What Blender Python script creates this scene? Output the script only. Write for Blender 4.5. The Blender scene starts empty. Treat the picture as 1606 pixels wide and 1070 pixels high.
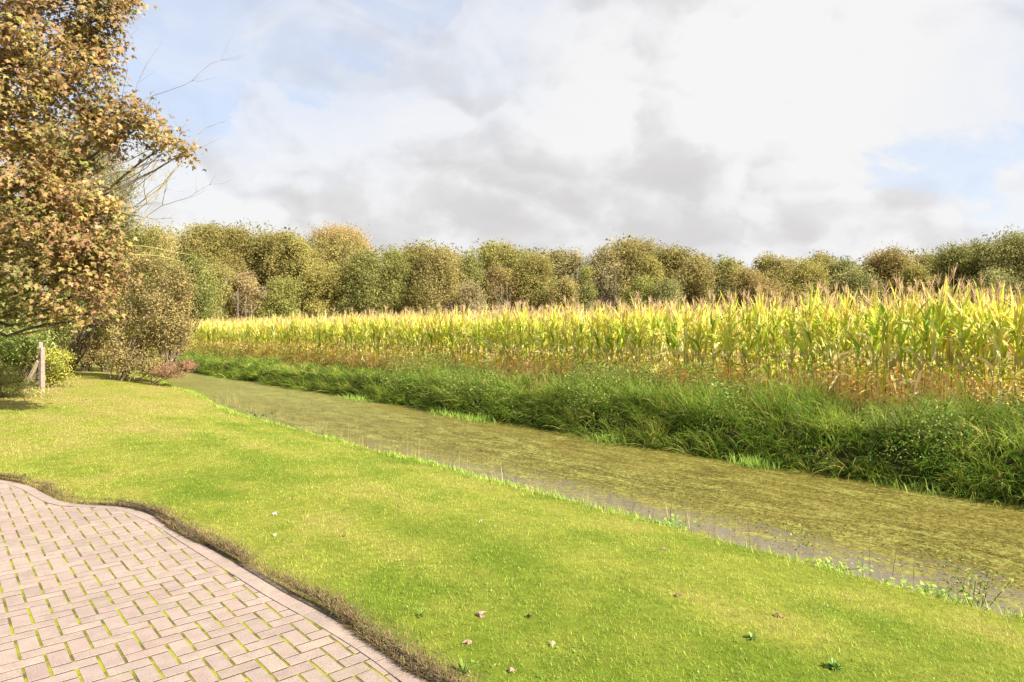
import bpy, math, random
import numpy as np
from mathutils import Vector

C = bpy.context.scene.collection
F_PX, CX, HY, CAMH = 1040.0, 803.0, 522.0, 1.8

# ------------------------------------------------------------------ camera
cd = bpy.data.cameras.new("camera")
cam = bpy.data.objects.new("camera", cd); C.objects.link(cam)
cam.location = (0, 0, CAMH); cam.rotation_euler = (math.radians(90), 0, 0)
cd.sensor_width = 36.0; cd.lens = F_PX/1606*36.0
cd.shift_y = -(535-HY)/1606
cd.clip_start = 0.05; cd.clip_end = 6000
scn = bpy.context.scene
scn.camera = cam
scn.view_settings.view_transform = 'Standard'
scn.view_settings.look = 'None'
scn.view_settings.exposure = 1.55
scn.view_settings.gamma = 1.0
scn.cycles.max_bounces = 6
scn.cycles.diffuse_bounces = 3
scn.cycles.glossy_bounces = 2
scn.cycles.transmission_bounces = 3
scn.cycles.transparent_max_bounces = 4

# ------------------------------------------------------------------ sun
SUN_AZ, SUN_EL = math.radians(121), math.radians(37)
TO_SUN = Vector((math.sin(SUN_AZ)*math.cos(SUN_EL), math.cos(SUN_AZ)*math.cos(SUN_EL), math.sin(SUN_EL)))
sl = bpy.data.lights.new("sun", 'SUN'); sl.energy = 4.6; sl.angle = math.radians(0.6); sl.color = (1.0, 0.93, 0.83)
sun = bpy.data.objects.new("sun", sl); C.objects.link(sun)
sun.location = (30, -10, 30)
sun.rotation_euler = (-TO_SUN).to_track_quat('-Z', 'Y').to_euler()

# ------------------------------------------------------------------ world: sky and clouds
world = bpy.data.worlds.new("World"); scn.world = world; world.use_nodes = True
nt = world.node_tree; nt.nodes.clear()
class G:
    """small helper for node graphs"""
    def __init__(s, nt): s.nt = nt
    def n(s, t, **kw):
        nd = s.nt.nodes.new(t)
        for k, v in kw.items():
            if k.startswith('i_'): nd.inputs[k[2:].replace('_', ' ')].default_value = v
            else: setattr(nd, k, v)
        return nd
    def link(s, a, b): s.nt.links.new(a, b)
    def m(s, op, a, b=None, c=None, clamp=False):
        nd = s.nt.nodes.new('ShaderNodeMath'); nd.operation = op; nd.use_clamp = clamp
        for i, v in enumerate((a, b, c)):
            if v is None: continue
            if isinstance(v, (int, float)): nd.inputs[i].default_value = v
            else: s.link(v, nd.inputs[i])
        return nd.outputs[0]
    def vm(s, op, a, b=None):
        nd = s.nt.nodes.new('ShaderNodeVectorMath'); nd.operation = op
        for i, v in enumerate((a, b)):
            if v is None: continue
            if isinstance(v, (tuple, list)): nd.inputs[i].default_value = v
            else: s.link(v, nd.inputs[i])
        return nd
    def noise(s, vec, scale, detail=4, rough=0.55, dist=0.0):
        nd = s.nt.nodes.new('ShaderNodeTexNoise')
        nd.inputs['Scale'].default_value = scale; nd.inputs['Detail'].default_value = detail
        nd.inputs['Roughness'].default_value = rough; nd.inputs['Distortion'].default_value = dist
        if vec is not None: s.link(vec, nd.inputs['Vector'])
        return nd.outputs['Fac']
    def ss(s, x, lo, hi, a=0.0, b=1.0):
        nd = s.nt.nodes.new('ShaderNodeMapRange'); nd.interpolation_type = 'SMOOTHSTEP'
        nd.inputs['From Min'].default_value = lo; nd.inputs['From Max'].default_value = hi
        nd.inputs['To Min'].default_value = a; nd.inputs['To Max'].default_value = b
        s.link(x, nd.inputs['Value']); return nd.outputs[0]
    def mix(s, f, a, b, mode='MIX'):
        nd = s.nt.nodes.new('ShaderNodeMix'); nd.data_type = 'RGBA'; nd.blend_type = mode
        for sock, v in ((nd.inputs[0], f), (nd.inputs[6], a), (nd.inputs[7], b)):
            if isinstance(v, (int, float)): sock.default_value = v
            elif isinstance(v, (tuple, list)): sock.default_value = (*v[:3], 1)
            else: s.link(v, sock)
        return nd.outputs[2]

g = G(nt)
out = g.n('ShaderNodeOutputWorld'); bg = g.n('ShaderNodeBackground')
tc = g.n('ShaderNodeTexCoord'); d = tc.outputs['Generated']
sky = g.n('ShaderNodeTexSky'); sky.sky_type = 'NISHITA'; sky.sun_disc = False
sky.sun_elevation = SUN_EL; sky.sun_rotation = SUN_AZ
sky.air_density = 1.0; sky.dust_density = 0.6; sky.ozone_density = 1.0
def pdir(px, py):
    v = Vector(((px-CX)/F_PX, 1, (HY-py)/F_PX)).normalized(); return tuple(v)
# flattened direction: clouds seen low are stretched sideways
flat = g.vm('MULTIPLY', d, (1.0, 1.0, 1.45)).outputs[0]
n_big = g.noise(flat, 2.3, 7, 0.58, 0.25)
n_edge = g.noise(flat, 5.5, 8, 0.6, 0.35)
sh = g.vm('ADD', flat, tuple(0.075*c for c in (TO_SUN.x, TO_SUN.y, 1.2*TO_SUN.z))).outputs[0]
n_big2 = g.noise(sh, 2.3, 7, 0.58, 0.25)
n_mid = g.noise(flat, 5.0, 6, 0.55, 0.2)
sh2 = g.vm('ADD', flat, tuple(0.04*c for c in (TO_SUN.x, TO_SUN.y, 1.6*TO_SUN.z))).outputs[0]
n_mid2 = g.noise(sh2, 5.0, 6, 0.55, 0.2)
# openings of blue: directions and angular sizes (cosine falloff)
holes = [((230, 95), .075, 1.0), ((400, 50), .085, 1.0), ((560, 35), .075, 1.0), ((330, -60), .12, 1.0), ((120, 40), .11, .9), ((660, -5), .07, .9),
         ((1460, 285), .03, .5), ((1540, 268), .045, .55), ((1620, 245), .055, .6), ((1720, 225), .075, .7),
         ((300, -700), .5, .8), ((2300, 0), .3, .7), ((-700, 300), .3, .6)]
mask = None
wob = g.m('MULTIPLY', g.m('SUBTRACT', n_edge, 0.5), 0.32)
for (p, r, s) in holes:
    dv = g.vm('SUBTRACT', d, pdir(*p)).outputs[0]
    dv = g.vm('MULTIPLY', dv, (0.62, 0.62, 1.35) if r < .3 else (1, 1, 1)).outputs[0]
    L = g.n('ShaderNodeVectorMath', operation='LENGTH'); g.link(dv, L.inputs[0])
    x = g.m('ADD', L.outputs['Value'], wob)
    h = g.ss(x, r*1.4, r*0.5, 0.0, s)
    mask = h if mask is None else g.m('MAXIMUM', mask, h)
# behind the viewer the cover breaks up by noise alone
y = g.n('ShaderNodeSeparateXYZ'); g.link(d, y.inputs[0])
back = g.m('MULTIPLY', g.ss(y.outputs['Y'], 0.15, -0.25), g.ss(n_big, 0.56, 0.46))
mask = g.m('MAXIMUM', mask, g.m('MULTIPLY', back, 0.85))
cover = g.m('SUBTRACT', 1.0, mask, clamp=True)
# thin veil inside the openings
veil = g.ss(g.noise(flat, 3.2, 6, 0.62, 1.2), 0.40, 0.70, 0.25, 0.80)
cover = g.m('MAXIMUM', cover, veil)
# light and dark of the cloud body
relief = g.m('ADD', g.m('MULTIPLY', g.m('SUBTRACT', n_big, n_big2), 1.2), g.m('MULTIPLY', g.m('SUBTRACT', n_mid, n_mid2), 1.0))
def lump(p, r, st):
    dv = g.vm('SUBTRACT', d, pdir(*p)).outputs[0]
    dv = g.vm('MULTIPLY', dv, (0.55, 0.55, 1.1)).outputs[0]
    L = g.n('ShaderNodeVectorMath', operation='LENGTH'); g.link(dv, L.inputs[0])
    return g.m('MULTIPLY', g.ss(g.m('ADD', L.outputs['Value'], g.m('MULTIPLY', wob, 0.7)), r*1.5, 0.0), st)
base = None
for a in [((640, 340), .12, -.10), ((880, 385), .15, -.15), ((1060, 370), .11, -.11), ((1000, 410), .10, -.10), ((420, 290), .06, -.06), ((1250, 250), .07, -.08),
          ((1180, 110), .22, .22), ((1450, 120), .20, .20), ((400, 200), .12, .26), ((700, 90), .12, .10), ((1400, 370), .10, .16), ((300, 330), .06, .12),
          ((620, 370), .05, .08), ((1330, 230), .10, .10)]:
    l = lump(*a); base = l if base is None else g.m('ADD', base, l)
val = g.m('ADD', 0.72, g.m('ADD', g.m('MULTIPLY', relief, 1.3), base))
val = g.m('ADD', val, g.m('MULTIPLY', g.m('SUBTRACT', g.noise(flat, 9, 7, 0.62, 0.2), 0.5), 0.22))
nd3 = g.n('ShaderNodeTexNoise'); nd3.inputs['Scale'].default_value = 4.0; nd3.inputs['Detail'].default_value = 6; g.link(flat, nd3.inputs['Vector'])
wv = g.vm('SCALE', g.vm('SUBTRACT', nd3.outputs['Color'], (.5, .5, .5)).outputs[0]); wv.inputs['Scale'].default_value = .42
def puffs(sc, off):
    vo = g.n('ShaderNodeTexVoronoi', feature='F1'); vo.inputs['Scale'].default_value = sc
    g.link(g.vm('ADD', g.vm('ADD', flat, wv.outputs[0]).outputs[0], off).outputs[0], vo.inputs['Vector']); return vo.outputs['Distance']
sx = (TO_SUN.x*.02, TO_SUN.y*.02, TO_SUN.z*.05)
lit1 = g.m('SUBTRACT', puffs(4.6, (0, 0, 0)), puffs(4.6, sx)); lit2 = g.m('SUBTRACT', puffs(10.5, (.3, .1, 0)), puffs(10.5, tuple(a+b for a, b in zip(sx, (.3, .1, 0)))))
val = g.m('ADD', val, g.m('ADD', g.m('MULTIPLY', lit1, -1.3), g.m('MULTIPLY', lit2, -.6)))
cr = g.n('ShaderNodeValToRGB'); g.link(val, cr.inputs[0])
K = 1.0/ (2**1.55)
def kk(c): return tuple(K*x for x in c)+(1,)
e = cr.color_ramp.elements
e[0].position = 0.0; e[0].color = kk((.68, .67, .675)); e[1].position = 0.95; e[1].color = kk((.93, .92, .92))
for p, c in ((.34, (.72, .705, .71)), (.60, (.80, .79, .795)), (.76, (.87, .865, .88))):
    q = e.new(p); q.color = kk(c)
skyc = g.vm('SCALE', sky.outputs[0]); skyc.inputs['Scale'].default_value = 0.085
tint = g.mix(0.6, skyc.outputs[0], kk((.64, .72, .90)))
g.link(g.mix(cover, tint, cr.outputs[0]), bg.inputs['Color'])
bg.inputs['Strength'].default_value = 1.0
g.link(bg.outputs[0], out.inputs[0])
world.cycles.sampling_method = 'MANUAL'; world.cycles.sample_map_resolution = 512

# ------------------------------------------------------------------ numpy helpers
rng = np.random.default_rng(7)
TH = math.radians(41.5)
N_ = np.array([math.cos(TH), math.sin(TH)]); D_ = np.array([-math.sin(TH), math.cos(TH)])
def st2xy(s, t): return s*N_[0]+t*D_[0], s*N_[1]+t*D_[1]
def xy2st(x, y): return x*N_[0]+y*N_[1], x*D_[0]+y*D_[1]
def W(px, py, Y): return np.array([(px-CX)/F_PX*Y, Y, CAMH-(py-HY)/F_PX*Y])
def vnoise(x, y, seed=0):
    xi = np.floor(x).astype(np.int64); yi = np.floor(y).astype(np.int64); fx = x-xi; fy = y-yi
    fx = fx*fx*(3-2*fx); fy = fy*fy*(3-2*fy)
    def h(a, b):
        v = (a*374761393 + b*668265263 + seed*1442695041) & 0xffffffff
        v = ((v ^ (v >> 13))*1274126177) & 0xffffffff
        return ((v ^ (v >> 16)) & 0xffff)/65535.0
    return (h(xi, yi)*(1-fx)+h(xi+1, yi)*fx)*(1-fy)+(h(xi, yi+1)*(1-fx)+h(xi+1, yi+1)*fx)*fy
def fbm(x, y, seed=0, o=4):
    a, s, tot = 1.0, 0, 0
    for k in range(o):
        s = s + a*vnoise(x*2**k, y*2**k, seed+k*17); tot += a; a *= .5
    return s/tot
def sst(x, a, b): x = np.clip((x-a)/(b-a), 0, 1); return x*x*(3-2*x)

class MB:
    """gathers vertices, faces and colours for ONE mesh"""
    def __init__(s): s.V = []; s.F = []; s.Cc = []; s.n = 0
    def add(s, V, F, col):
        V = np.asarray(V, float).reshape(-1, 3)
        col = np.asarray(col, float)
        if col.ndim == 1: col = np.tile(col, (len(V), 1))
        s.V.append(V); s.Cc.append(col[:, :3])
        for f in (F if isinstance(F, list) else [F]): s.F.append(np.asarray(f, np.int64)+s.n)
        s.n += len(V); return s
    def merge(s, o, M=None, loc=(0, 0, 0)):
        V = np.concatenate(o.V)
        if M is not None: V = V@np.asarray(M).T
        V = V+np.asarray(loc)
        base = s.n; s.V.append(V); s.Cc.append(np.concatenate(o.Cc)); s.n += len(V)
        for f in o.F: s.F.append(f+base)
    def mesh(s, name, smooth=False):
        V = np.concatenate(s.V); Cc = np.concatenate(s.Cc)
        me = bpy.data.meshes.new(name)
        me.vertices.add(len(V)); me.vertices.foreach_set('co', V.astype(np.float32).ravel())
        tot = np.concatenate([np.full(len(f), f.shape[1]) for f in s.F]).astype(np.int32)
        idx = np.concatenate([f.ravel() for f in s.F]).astype(np.int32)
        me.loops.add(len(idx)); me.loops.foreach_set('vertex_index', idx)
        me.polygons.add(len(tot)); st = np.concatenate([[0], np.cumsum(tot)[:-1]]).astype(np.int32)
        me.polygons.foreach_set('loop_start', st); me.polygons.foreach_set('loop_total', tot)
        me.polygons.foreach_set('use_smooth', np.full(len(tot), smooth))
        at = me.color_attributes.new('Col', 'FLOAT_COLOR', 'POINT')
        at.data.foreach_set('color', np.concatenate([Cc, np.ones((len(Cc), 1))], 1).astype(np.float32).ravel())
        me.update(calc_edges=True); me.validate()
        return me
    def build(s, name, mat, parent=None, smooth=False, loc=None):
        me = s.mesh(name, smooth)
        if mat is not None: me.materials.append(mat)
        o = bpy.data.objects.new(name, me); C.objects.link(o)
        if parent is not None: o.parent = parent
        if loc is not None: o.location = loc
        return o

def tag(o, label=None, cat=None, group=None, kind=None):
    if label: o['label'] = label
    if cat: o['category'] = cat
    if group: o['group'] = group
    if kind: o['kind'] = kind
    return o
def thing(name, loc, label, cat, group=None, rz=0):
    o = bpy.data.objects.new(name, None); C.objects.link(o); o.location = loc; o.rotation_euler = (0, 0, rz)
    o.empty_display_size = .2
    return tag(o, label, cat, group)

def strips(P, az, lean, bend, L, Wd, nseg, c0, c1, prof='blade', face=None, fold=0.0, twist=None, wave=0.0):
    """arching blades: base points, azimuth, lean from vertical, extra bend to the tip, length, width"""
    n = len(P); u = np.linspace(0, 1, nseg+1)
    th = lean[:, None]+bend[:, None]*(u[None]**1.4)
    h = np.stack([np.cos(az), np.sin(az), 0*az], 1)
    ds = L[:, None]/nseg
    dx = np.sin(th)*ds; dz = np.cos(th)*ds
    R = np.concatenate([np.zeros((n, 1)), np.cumsum(.5*(dx[:, 1:]+dx[:, :-1]), 1)], 1)
    Z = np.concatenate([np.zeros((n, 1)), np.cumsum(.5*(dz[:, 1:]+dz[:, :-1]), 1)], 1)
    path = P[:, None]+h[:, None]*R[..., None]; path[..., 2] += Z
    if prof == 'blade': wp = np.clip(1-u**2.2, .03, 1)*(.65+.35*np.sin(np.pi*np.clip(u*1.3, 0, 1)))
    elif prof == 'maize': wp = np.clip(np.sin(np.pi*(0.12+0.88*u))**.6, .03, 1)*(1-.35*u)
    else: wp = np.clip(np.sin(np.pi*(0.06+0.93*u)), .05, 1)
    w = np.stack([-np.sin(az), np.cos(az), 0*az], 1)
    tan = h[:, None]*np.sin(th)[..., None]; tan[..., 2] += np.cos(th)
    nor = np.cross(tan, np.broadcast_to(w[:, None], tan.shape))
    tw = (face if face is not None else np.zeros(n))[:, None]+(0 if twist is None else twist[:, None]*u[None])
    wv = w[:, None]*np.cos(tw)[..., None]+nor*np.sin(tw)[..., None]
    nv = np.cross(tan, wv)
    if wave: path = path+nv*(wave*L[:, None]*np.sin(u[None]*9+az[:, None]*7))[..., None]*(u*(1.2-u))[None, :, None]*4
    hw = (.5*Wd[:, None]*wp[None])[..., None]
    cols = c0[:, None]*(1-u[None, :, None])+c1[:, None]*u[None, :, None]
    if fold:
        V = np.stack([path-wv*hw+nv*hw*fold, path, path+wv*hw+nv*hw*fold], 2)   # n,seg,3,3
        k = 3
    else:
        V = np.stack([path-wv*hw, path+wv*hw], 2); k = 2
    cols = np.repeat(cols[:, :, None], k, 2)
    b = (np.arange(n)*(nseg+1)*k)[:, None, None]+(np.arange(nseg)*k)[None, :, None]+np.arange(k-1)[None, None]
    Fq = np.stack([b, b+1, b+k+1, b+k], -1).reshape(-1, 4)
    return V.reshape(-1, 3), Fq, cols.reshape(-1, 3)

def unit(v): return v/np.maximum(np.linalg.norm(v, axis=-1, keepdims=True), 1e-9)
def rand_frames(nor):
    r = unit(rng.normal(size=nor.shape)); a = unit(np.cross(nor, r)); return a, np.cross(nor, a)
def leafquads(P, nor, size, asp, col, bend=.18):
    """pointed leaf-like faces"""
    nor = unit(nor); a, b = rand_frames(nor); n = len(P); s = size[:, None]
    V = np.stack([P-a*s*.5, P+b*s*asp*.5-nor*s*bend*.3, P+a*s*.5, P-b*s*asp*.5-nor*s*bend*.3], 1)
    V[:, 0] += nor*s*bend*.0
    F_ = (np.arange(n)*4)[:, None]+np.arange(4)[None]
    return V.reshape(-1, 3), F_, np.repeat(col, 4, 0)
def clumps(P, nor, size, col, k=3):
    """sprays of k leaves meeting at one point: breaks up silhouettes at distance"""
    V, F_, Cc = [], [], []
    mb = MB()
    for i in range(k):
        nn = unit(nor+rng.normal(size=nor.shape)*.55)
        mb.add(*leafquads(P+rng.normal(size=P.shape)*size[:, None]*.5, nn, size*rng.uniform(.6, 1.15, len(P)), rng.uniform(.45, .8), col*rng.uniform(.85, 1.15, (len(P), 1))))
    return mb
ang = np.linspace(0, 2*np.pi, 0)
# lobed leaf outline (length 1, stalk end at the origin)
LOBE = np.array([(.05, 0), (.12, -.12), (-.06, -.36), (.24, -.25), (.40, -.62), (.44, -.30), (.56, -.34), (.54, -.12), (.74, -.17), (1.05, 0),
                 (.74, .17), (.54, .12), (.56, .34), (.44, .30), (.40, .62), (.24, .25), (-.06, .36), (.12, .12)])
def lobed(P, nor, size, col, curl=.5, adir=None):
    nor = unit(nor); a, b = rand_frames(nor)
    if adir is not None:
        a = unit(adir-nor*(adir*nor).sum(1, keepdims=True)); b = np.cross(nor, a)
    n = len(P); T = len(LOBE)
    x = np.concatenate([[.42], LOBE[:, 0]]); yy = np.concatenate([[0], LOBE[:, 1]])
    z = -(yy**2)*1.0-(x-.4)**2*.6
    cu = (rng.uniform(.2, 1.6, n)*curl)[:, None, None]
    s = size[:, None, None]
    V = P[:, None]+s*(a[:, None]*(x-.4)[None, :, None]+b[:, None]*yy[None, :, None]+cu*nor[:, None]*z[None, :, None])
    i = np.arange(T); tri = np.stack([np.zeros(T, int), 1+i, 1+(i+1) % T], 1)
    F_ = ((np.arange(n)*(T+1))[:, None, None]+tri[None]).reshape(-1, 3)
    return V.reshape(-1, 3), F_, np.repeat(col, T+1, 0)
def tube(path, rad, sides=6, col=(.1, .08, .06)):
    path = np.asarray(path, float); rad = np.asarray(rad, float); n = len(path)
    t = np.gradient(path, axis=0); t = unit(t)
    up = np.where(np.abs(t[:, 2:3]) > .9, np.array([[1., 0, 0]]), np.array([[0, 0, 1.]]))
    a = unit(np.cross(t, up)); b = np.cross(t, a)
    an = np.arange(sides)/sides*2*np.pi
    V = path[:, None]+rad[:, None, None]*(a[:, None]*np.cos(an)[None, :, None]+b[:, None]*np.sin(an)[None, :, None])
    i = np.arange(n-1)[:, None]*sides; j = np.arange(sides)[None]
    Fq = np.stack([i+j, i+(j+1) % sides, i+sides+(j+1) % sides, i+sides+j], -1).reshape(-1, 4)
    return V.reshape(-1, 3), Fq, np.tile(np.array(col, float), (n*sides, 1))
def crooked(a, b, n=7, wob=.06, sag=0):
    a = np.asarray(a, float); b = np.asarray(b, float); u = np.linspace(0, 1, n)[:, None]
    L = np.linalg.norm(b-a); w = rng.normal(size=(n, 3))*wob*L*np.sin(np.pi*u)**.7
    w = (w+np.roll(w, 1, 0))/2; w[0] = 0; w[-1] = 0
    p = a+(b-a)*u+w; p[:, 2] += sag*L*np.sin(np.pi*u[:, 0]); return p
def pick(pal, n, w=None, jit=.12):
    pal = np.array(pal, float); i = rng.choice(len(pal), n, p=w)
    return np.clip(pal[i]*(1+rng.normal(size=(n, 1))*jit), .004, .95)
def ell(c, r, n, shell=.55):
    """points in an ellipsoid, thicker near its skin; and outward normals"""
    dd = unit(rng.normal(size=(n, 3))); q = rng.uniform(shell**3, 1, n)**(1/3)
    return np.asarray(c)+dd*q[:, None]*np.asarray(r), unit(dd/np.asarray(r))

# ------------------------------------------------------------------ materials
def newmat(name):
    m = bpy.data.materials.new(name); m.use_nodes = True; m.node_tree.nodes.clear(); return m, G(m.node_tree)
def leafmat(name, transl=.35, rough=.55, spec=.3, vary=.25, nscale=3.0, gain=1.0, warm=(1, 1, 1)):
    m, g = newmat(name); o = g.n('ShaderNodeOutputMaterial'); at = g.n('ShaderNodeAttribute'); at.attribute_name = 'Col'
    geo = g.n('ShaderNodeNewGeometry')
    nz = g.noise(geo.outputs['Position'], nscale, 3)
    hs = g.n('ShaderNodeHueSaturation'); g.link(g.vm('MULTIPLY', at.outputs['Color'], warm).outputs[0], hs.inputs['Color'])
    g.link(g.ss(nz, .25, .75, gain*(1-vary), gain*(1+vary)), hs.inputs['Value'])
    g.link(g.ss(geo.outputs['Random Per Island'], 0, 1, .485, .515), hs.inputs['Hue'])
    p = g.n('ShaderNodeBsdfPrincipled'); p.inputs['Roughness'].default_value = rough; p.inputs['Specular IOR Level'].default_value = spec
    g.link(hs.outputs[0], p.inputs['Base Color'])
    tr = g.n('ShaderNodeBsdfTranslucent'); g.link(hs.outputs[0], tr.inputs['Color'])
    mx = g.n('ShaderNodeMixShader'); mx.inputs[0].default_value = transl
    g.link(p.outputs[0], mx.inputs[1]); g.link(tr.outputs[0], mx.inputs[2]); g.link(mx.outputs[0], o.inputs[0])
    return m
def solid(name, rough=.85, spec=.2, vary=.3, nscale=8.0, bump=0.0, bscale=30, stretch=None):
    m, g = newmat(name); o = g.n('ShaderNodeOutputMaterial'); at = g.n('ShaderNodeAttribute'); at.attribute_name = 'Col'
    tcx = g.n('ShaderNodeTexCoord'); vec = tcx.outputs['Object']
    if stretch: vec = g.vm('MULTIPLY', vec, stretch).outputs[0]
    nz = g.noise(vec, nscale, 6, .6)
    hs = g.n('ShaderNodeHueSaturation'); g.link(at.outputs['Color'], hs.inputs['Color'])
    g.link(g.ss(nz, .25, .75, 1-vary, 1+vary), hs.inputs['Value'])
    p = g.n('ShaderNodeBsdfPrincipled'); p.inputs['Roughness'].default_value = rough; p.inputs['Specular IOR Level'].default_value = spec
    g.link(hs.outputs[0], p.inputs['Base Color'])
    if bump:
        b = g.n('ShaderNodeBump'); b.inputs['Strength'].default_value = bump; b.inputs['Distance'].default_value = .02
        g.link(g.noise(vec, bscale, 5, .65), b.inputs['Height']); g.link(b.outputs[0], p.inputs['Normal'])
    g.link(p.outputs[0], o.inputs[0]); return m
M_LEAF = leafmat('foliage_far', .38, .7, .08, .18, .8, 1.9, (1.13, 1.0, .80))
M_NEAR = leafmat('foliage_near', .34, .55, .2, .25, 2.0, 1.38, (1.20, 1.0, .92))
M_MAPLE = leafmat('autumn_leaf', .36, .55, .2, .28, 1.0, 1.0)
M_GRASS = leafmat('lawn_blades', .35, .6, .15, .15, 5.0, 1.38, (.98, 1.0, .82))
M_BANK = leafmat('bank_blades', .36, .5, .25, .2, 2.0, 1.36, (1.08, 1.0, .62))
M_MAIZE = leafmat('maize_leaf', .50, .5, .22, .15, 4.0, 1.30, (1.02, 1.0, .88))
M_BARK = solid('bark', .9, .1, .35, 4, .5, 12)
M_STALK = leafmat('maize_stalk', .1, .5, .3, .2, 8)
M_DRY = leafmat('dead_leaf', .15, .7, .2, .2, 30)

# ------------------------------------------------------------------ paving outline
EDGE = np.array([(-10.5, 9.6), (-8.05, 8.79), (-6.28, 8.14), (-5.65, 7.8), (-5.1, 7.33), (-4.65, 7.02), (-4.09, 6.93), (-3.67, 6.66), (-3.2, 6.25), (-2.85, 5.89), (-2.34, 5.38),
                 (-1.89, 4.93), (-1.56, 4.6), (-1.16, 4.23), (-.75, 3.82), (-.48, 3.51), (-.37, 3.39), (-.13, 3.08), (.6, 2.1), (1.6, .6), (2.6, -1.5), (4, -6)])
def catmull(P, k=8):
    Q = []
    for i in range(len(P)-1):
        a, b, c, dd = P[max(i-1, 0)], P[i], P[i+1], P[min(i+2, len(P)-1)]
        for u in np.arange(k)/k:
            Q.append(.5*((2*b)+(-a+c)*u+(2*a-5*b+4*c-dd)*u*u+(-a+3*b-3*c+dd)*u**3))
    Q.append(P[-1]); return np.array(Q)
EC = catmull(EDGE, 8)
def edge_sd(x, y):
    """signed distance to the paving edge, positive on the paving; nearest point index too"""
    P = np.stack([x, y], -1).reshape(-1, 2); A = EC[:-1]; B = EC[1:]; AB = B-A
    sd = np.empty(len(P)); ix = np.empty(len(P), int)
    for k in range(0, len(P), 20000):
        p = P[k:k+20000][:, None]; u = np.clip(((p-A)*AB).sum(-1)/(AB*AB).sum(-1), 0, 1)
        q = A+AB*u[..., None]; dd = np.linalg.norm(p-q, axis=-1); j = dd.argmin(1)
        r = np.arange(len(j)); cr = AB[j, 0]*(P[k:k+20000][:, 1]-A[j, 1])-AB[j, 1]*(P[k:k+20000][:, 0]-A[j, 0])
        sd[k:k+20000] = np.where(cr < 0, 1, -1)*dd[r, j]; ix[k:k+20000] = j
    return sd.reshape(np.shape(x)), ix.reshape(np.shape(x))

# ------------------------------------------------------------------ terrain
WATER_Z = -.62
def bank_in(t): return sst(t, 17, 27)*1.05+sst(t, 27, 36)*1.0+.10*(fbm(t*.35, t*0, 3)-.5)
def far_in(t): return .45*sst(t, 8, 24)+.35*(fbm(t*.5+9, t*0, 5)-.5)
def ground_z(s, t):
    off = bank_in(t)
    a = s-off
    lawn = .03-.09*sst(a, -4, 4.0)-.31*sst(a, 3.4, 6.6)
    z = lawn-(1.05)*sst(a, 6.15, 7.1)
    fo = far_in(t)
    b = s-fo
    far = -1.05+.45*sst(b, 11.0, 11.8)+.55*sst(b, 11.6, 12.3)+.20*sst(b, 12.2, 14.0)
    z = np.where(s > 9.3, far, z)
    return z
def ground_at(x, y):
    s, t = xy2st(np.asarray(x, float), np.asarray(y, float)); return ground_z(s, t)
def axis(segs):
    r = [np.arange(a, b, st) for a, b, st in segs]; return np.concatenate(r)
sa = axis([(-700, -60, 40), (-60, -20, 4), (-20, -9, 1), (-9, 5.5, .12), (5.5, 7.6, .09), (7.6, 11, .35), (11, 14.2, .1), (14.2, 30, 1), (30, 120, 6), (120, 900, 60)])
ta = axis([(-700, -60, 40), (-60, -14, 4), (-14, -2, 1), (-2, 15, .12), (15, 40, .5), (40, 120, 3), (120, 1100, 60)])
S, T = np.meshgrid(sa, ta, indexing='ij'); X, Yy = st2xy(S, T)
Z = ground_z(S, T)+.035*(fbm(X*.6, Yy*.6, 11)-.5)*sst(S, 7.0, 5.0)
near = (np.abs(X) < 14) & (Yy > -8) & (Yy < 12)
sd = np.full(X.shape, -9.); sd[near] = edge_sd(X[near], Yy[near])[0]
# the driveway lies lower than the turf
drive = (X < 6) & (Yy < 9.8) & (S < 6) & (T > -12)
sdf = np.where(near, sd, np.where(drive & (X < -10), 1., -9.))
Z = np.where(sdf > .02, np.minimum(Z, -.10), Z)
ni, nj = S.shape; ii = np.arange(ni-1)[:, None]*nj; jj = np.arange(nj-1)[None]
Fq = np.stack([ii+jj, ii+nj+jj, ii+nj+jj+1, ii+jj+1], -1).reshape(-1, 4)
def patchy(x, y):
    """0 = straw-yellow turf, 1 = lush green"""
    a = fbm(x*.55+3, y*.55, 21); b = fbm(x*2.1, y*2.1, 31); c = fbm(x*7, y*7, 41)
    s, t = xy2st(x, y)
    stripe = .5+.5*np.sin(s*5.2+.6*np.sin(t*.35)+2*fbm(x*.5, y*.5, 9))
    v = .44*a+.32*b+.16*c+.08*stripe
    return np.clip((v-.30)/.36-.35*sst(-x, 3, 9)+.10*sst(x, 0, 4), 0, 1)
G_STRAW = np.array([.37, .335, .12]); G_MID = np.array([.29, .325, .065]); G_LUSH = np.array([.165, .24, .032])
def turf_col(k):
    k = k[..., None]
    return np.where(k < .5, G_STRAW*(1-2*k)+G_MID*2*k, G_MID*(2-2*k)+G_LUSH*(2*k-1))
col = turf_col(patchy(X, Yy))*.60*np.array([1.05, 1, .7])
a_ = (S-bank_in(T))[..., None]
soil = np.array([.055, .040, .022])
col = np.where(a_ > 6.5, soil, col)
fieldc = np.array([.20, .15, .075])
col = np.where(S[..., None] > 13.8, fieldc, col)
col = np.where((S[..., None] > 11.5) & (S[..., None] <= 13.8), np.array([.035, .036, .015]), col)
sdm = sst(sdf, -.28, -.03)[..., None]*.75
col = col*(1-sdm)+np.array([.15, .10, .055])*sdm
M_GROUND = solid('turf_and_soil', .95, .05, .22, 14, .6, 60)
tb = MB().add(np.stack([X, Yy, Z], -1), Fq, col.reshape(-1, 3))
tag(tb.build('ground', M_GROUND, smooth=True), kind='structure')

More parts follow.
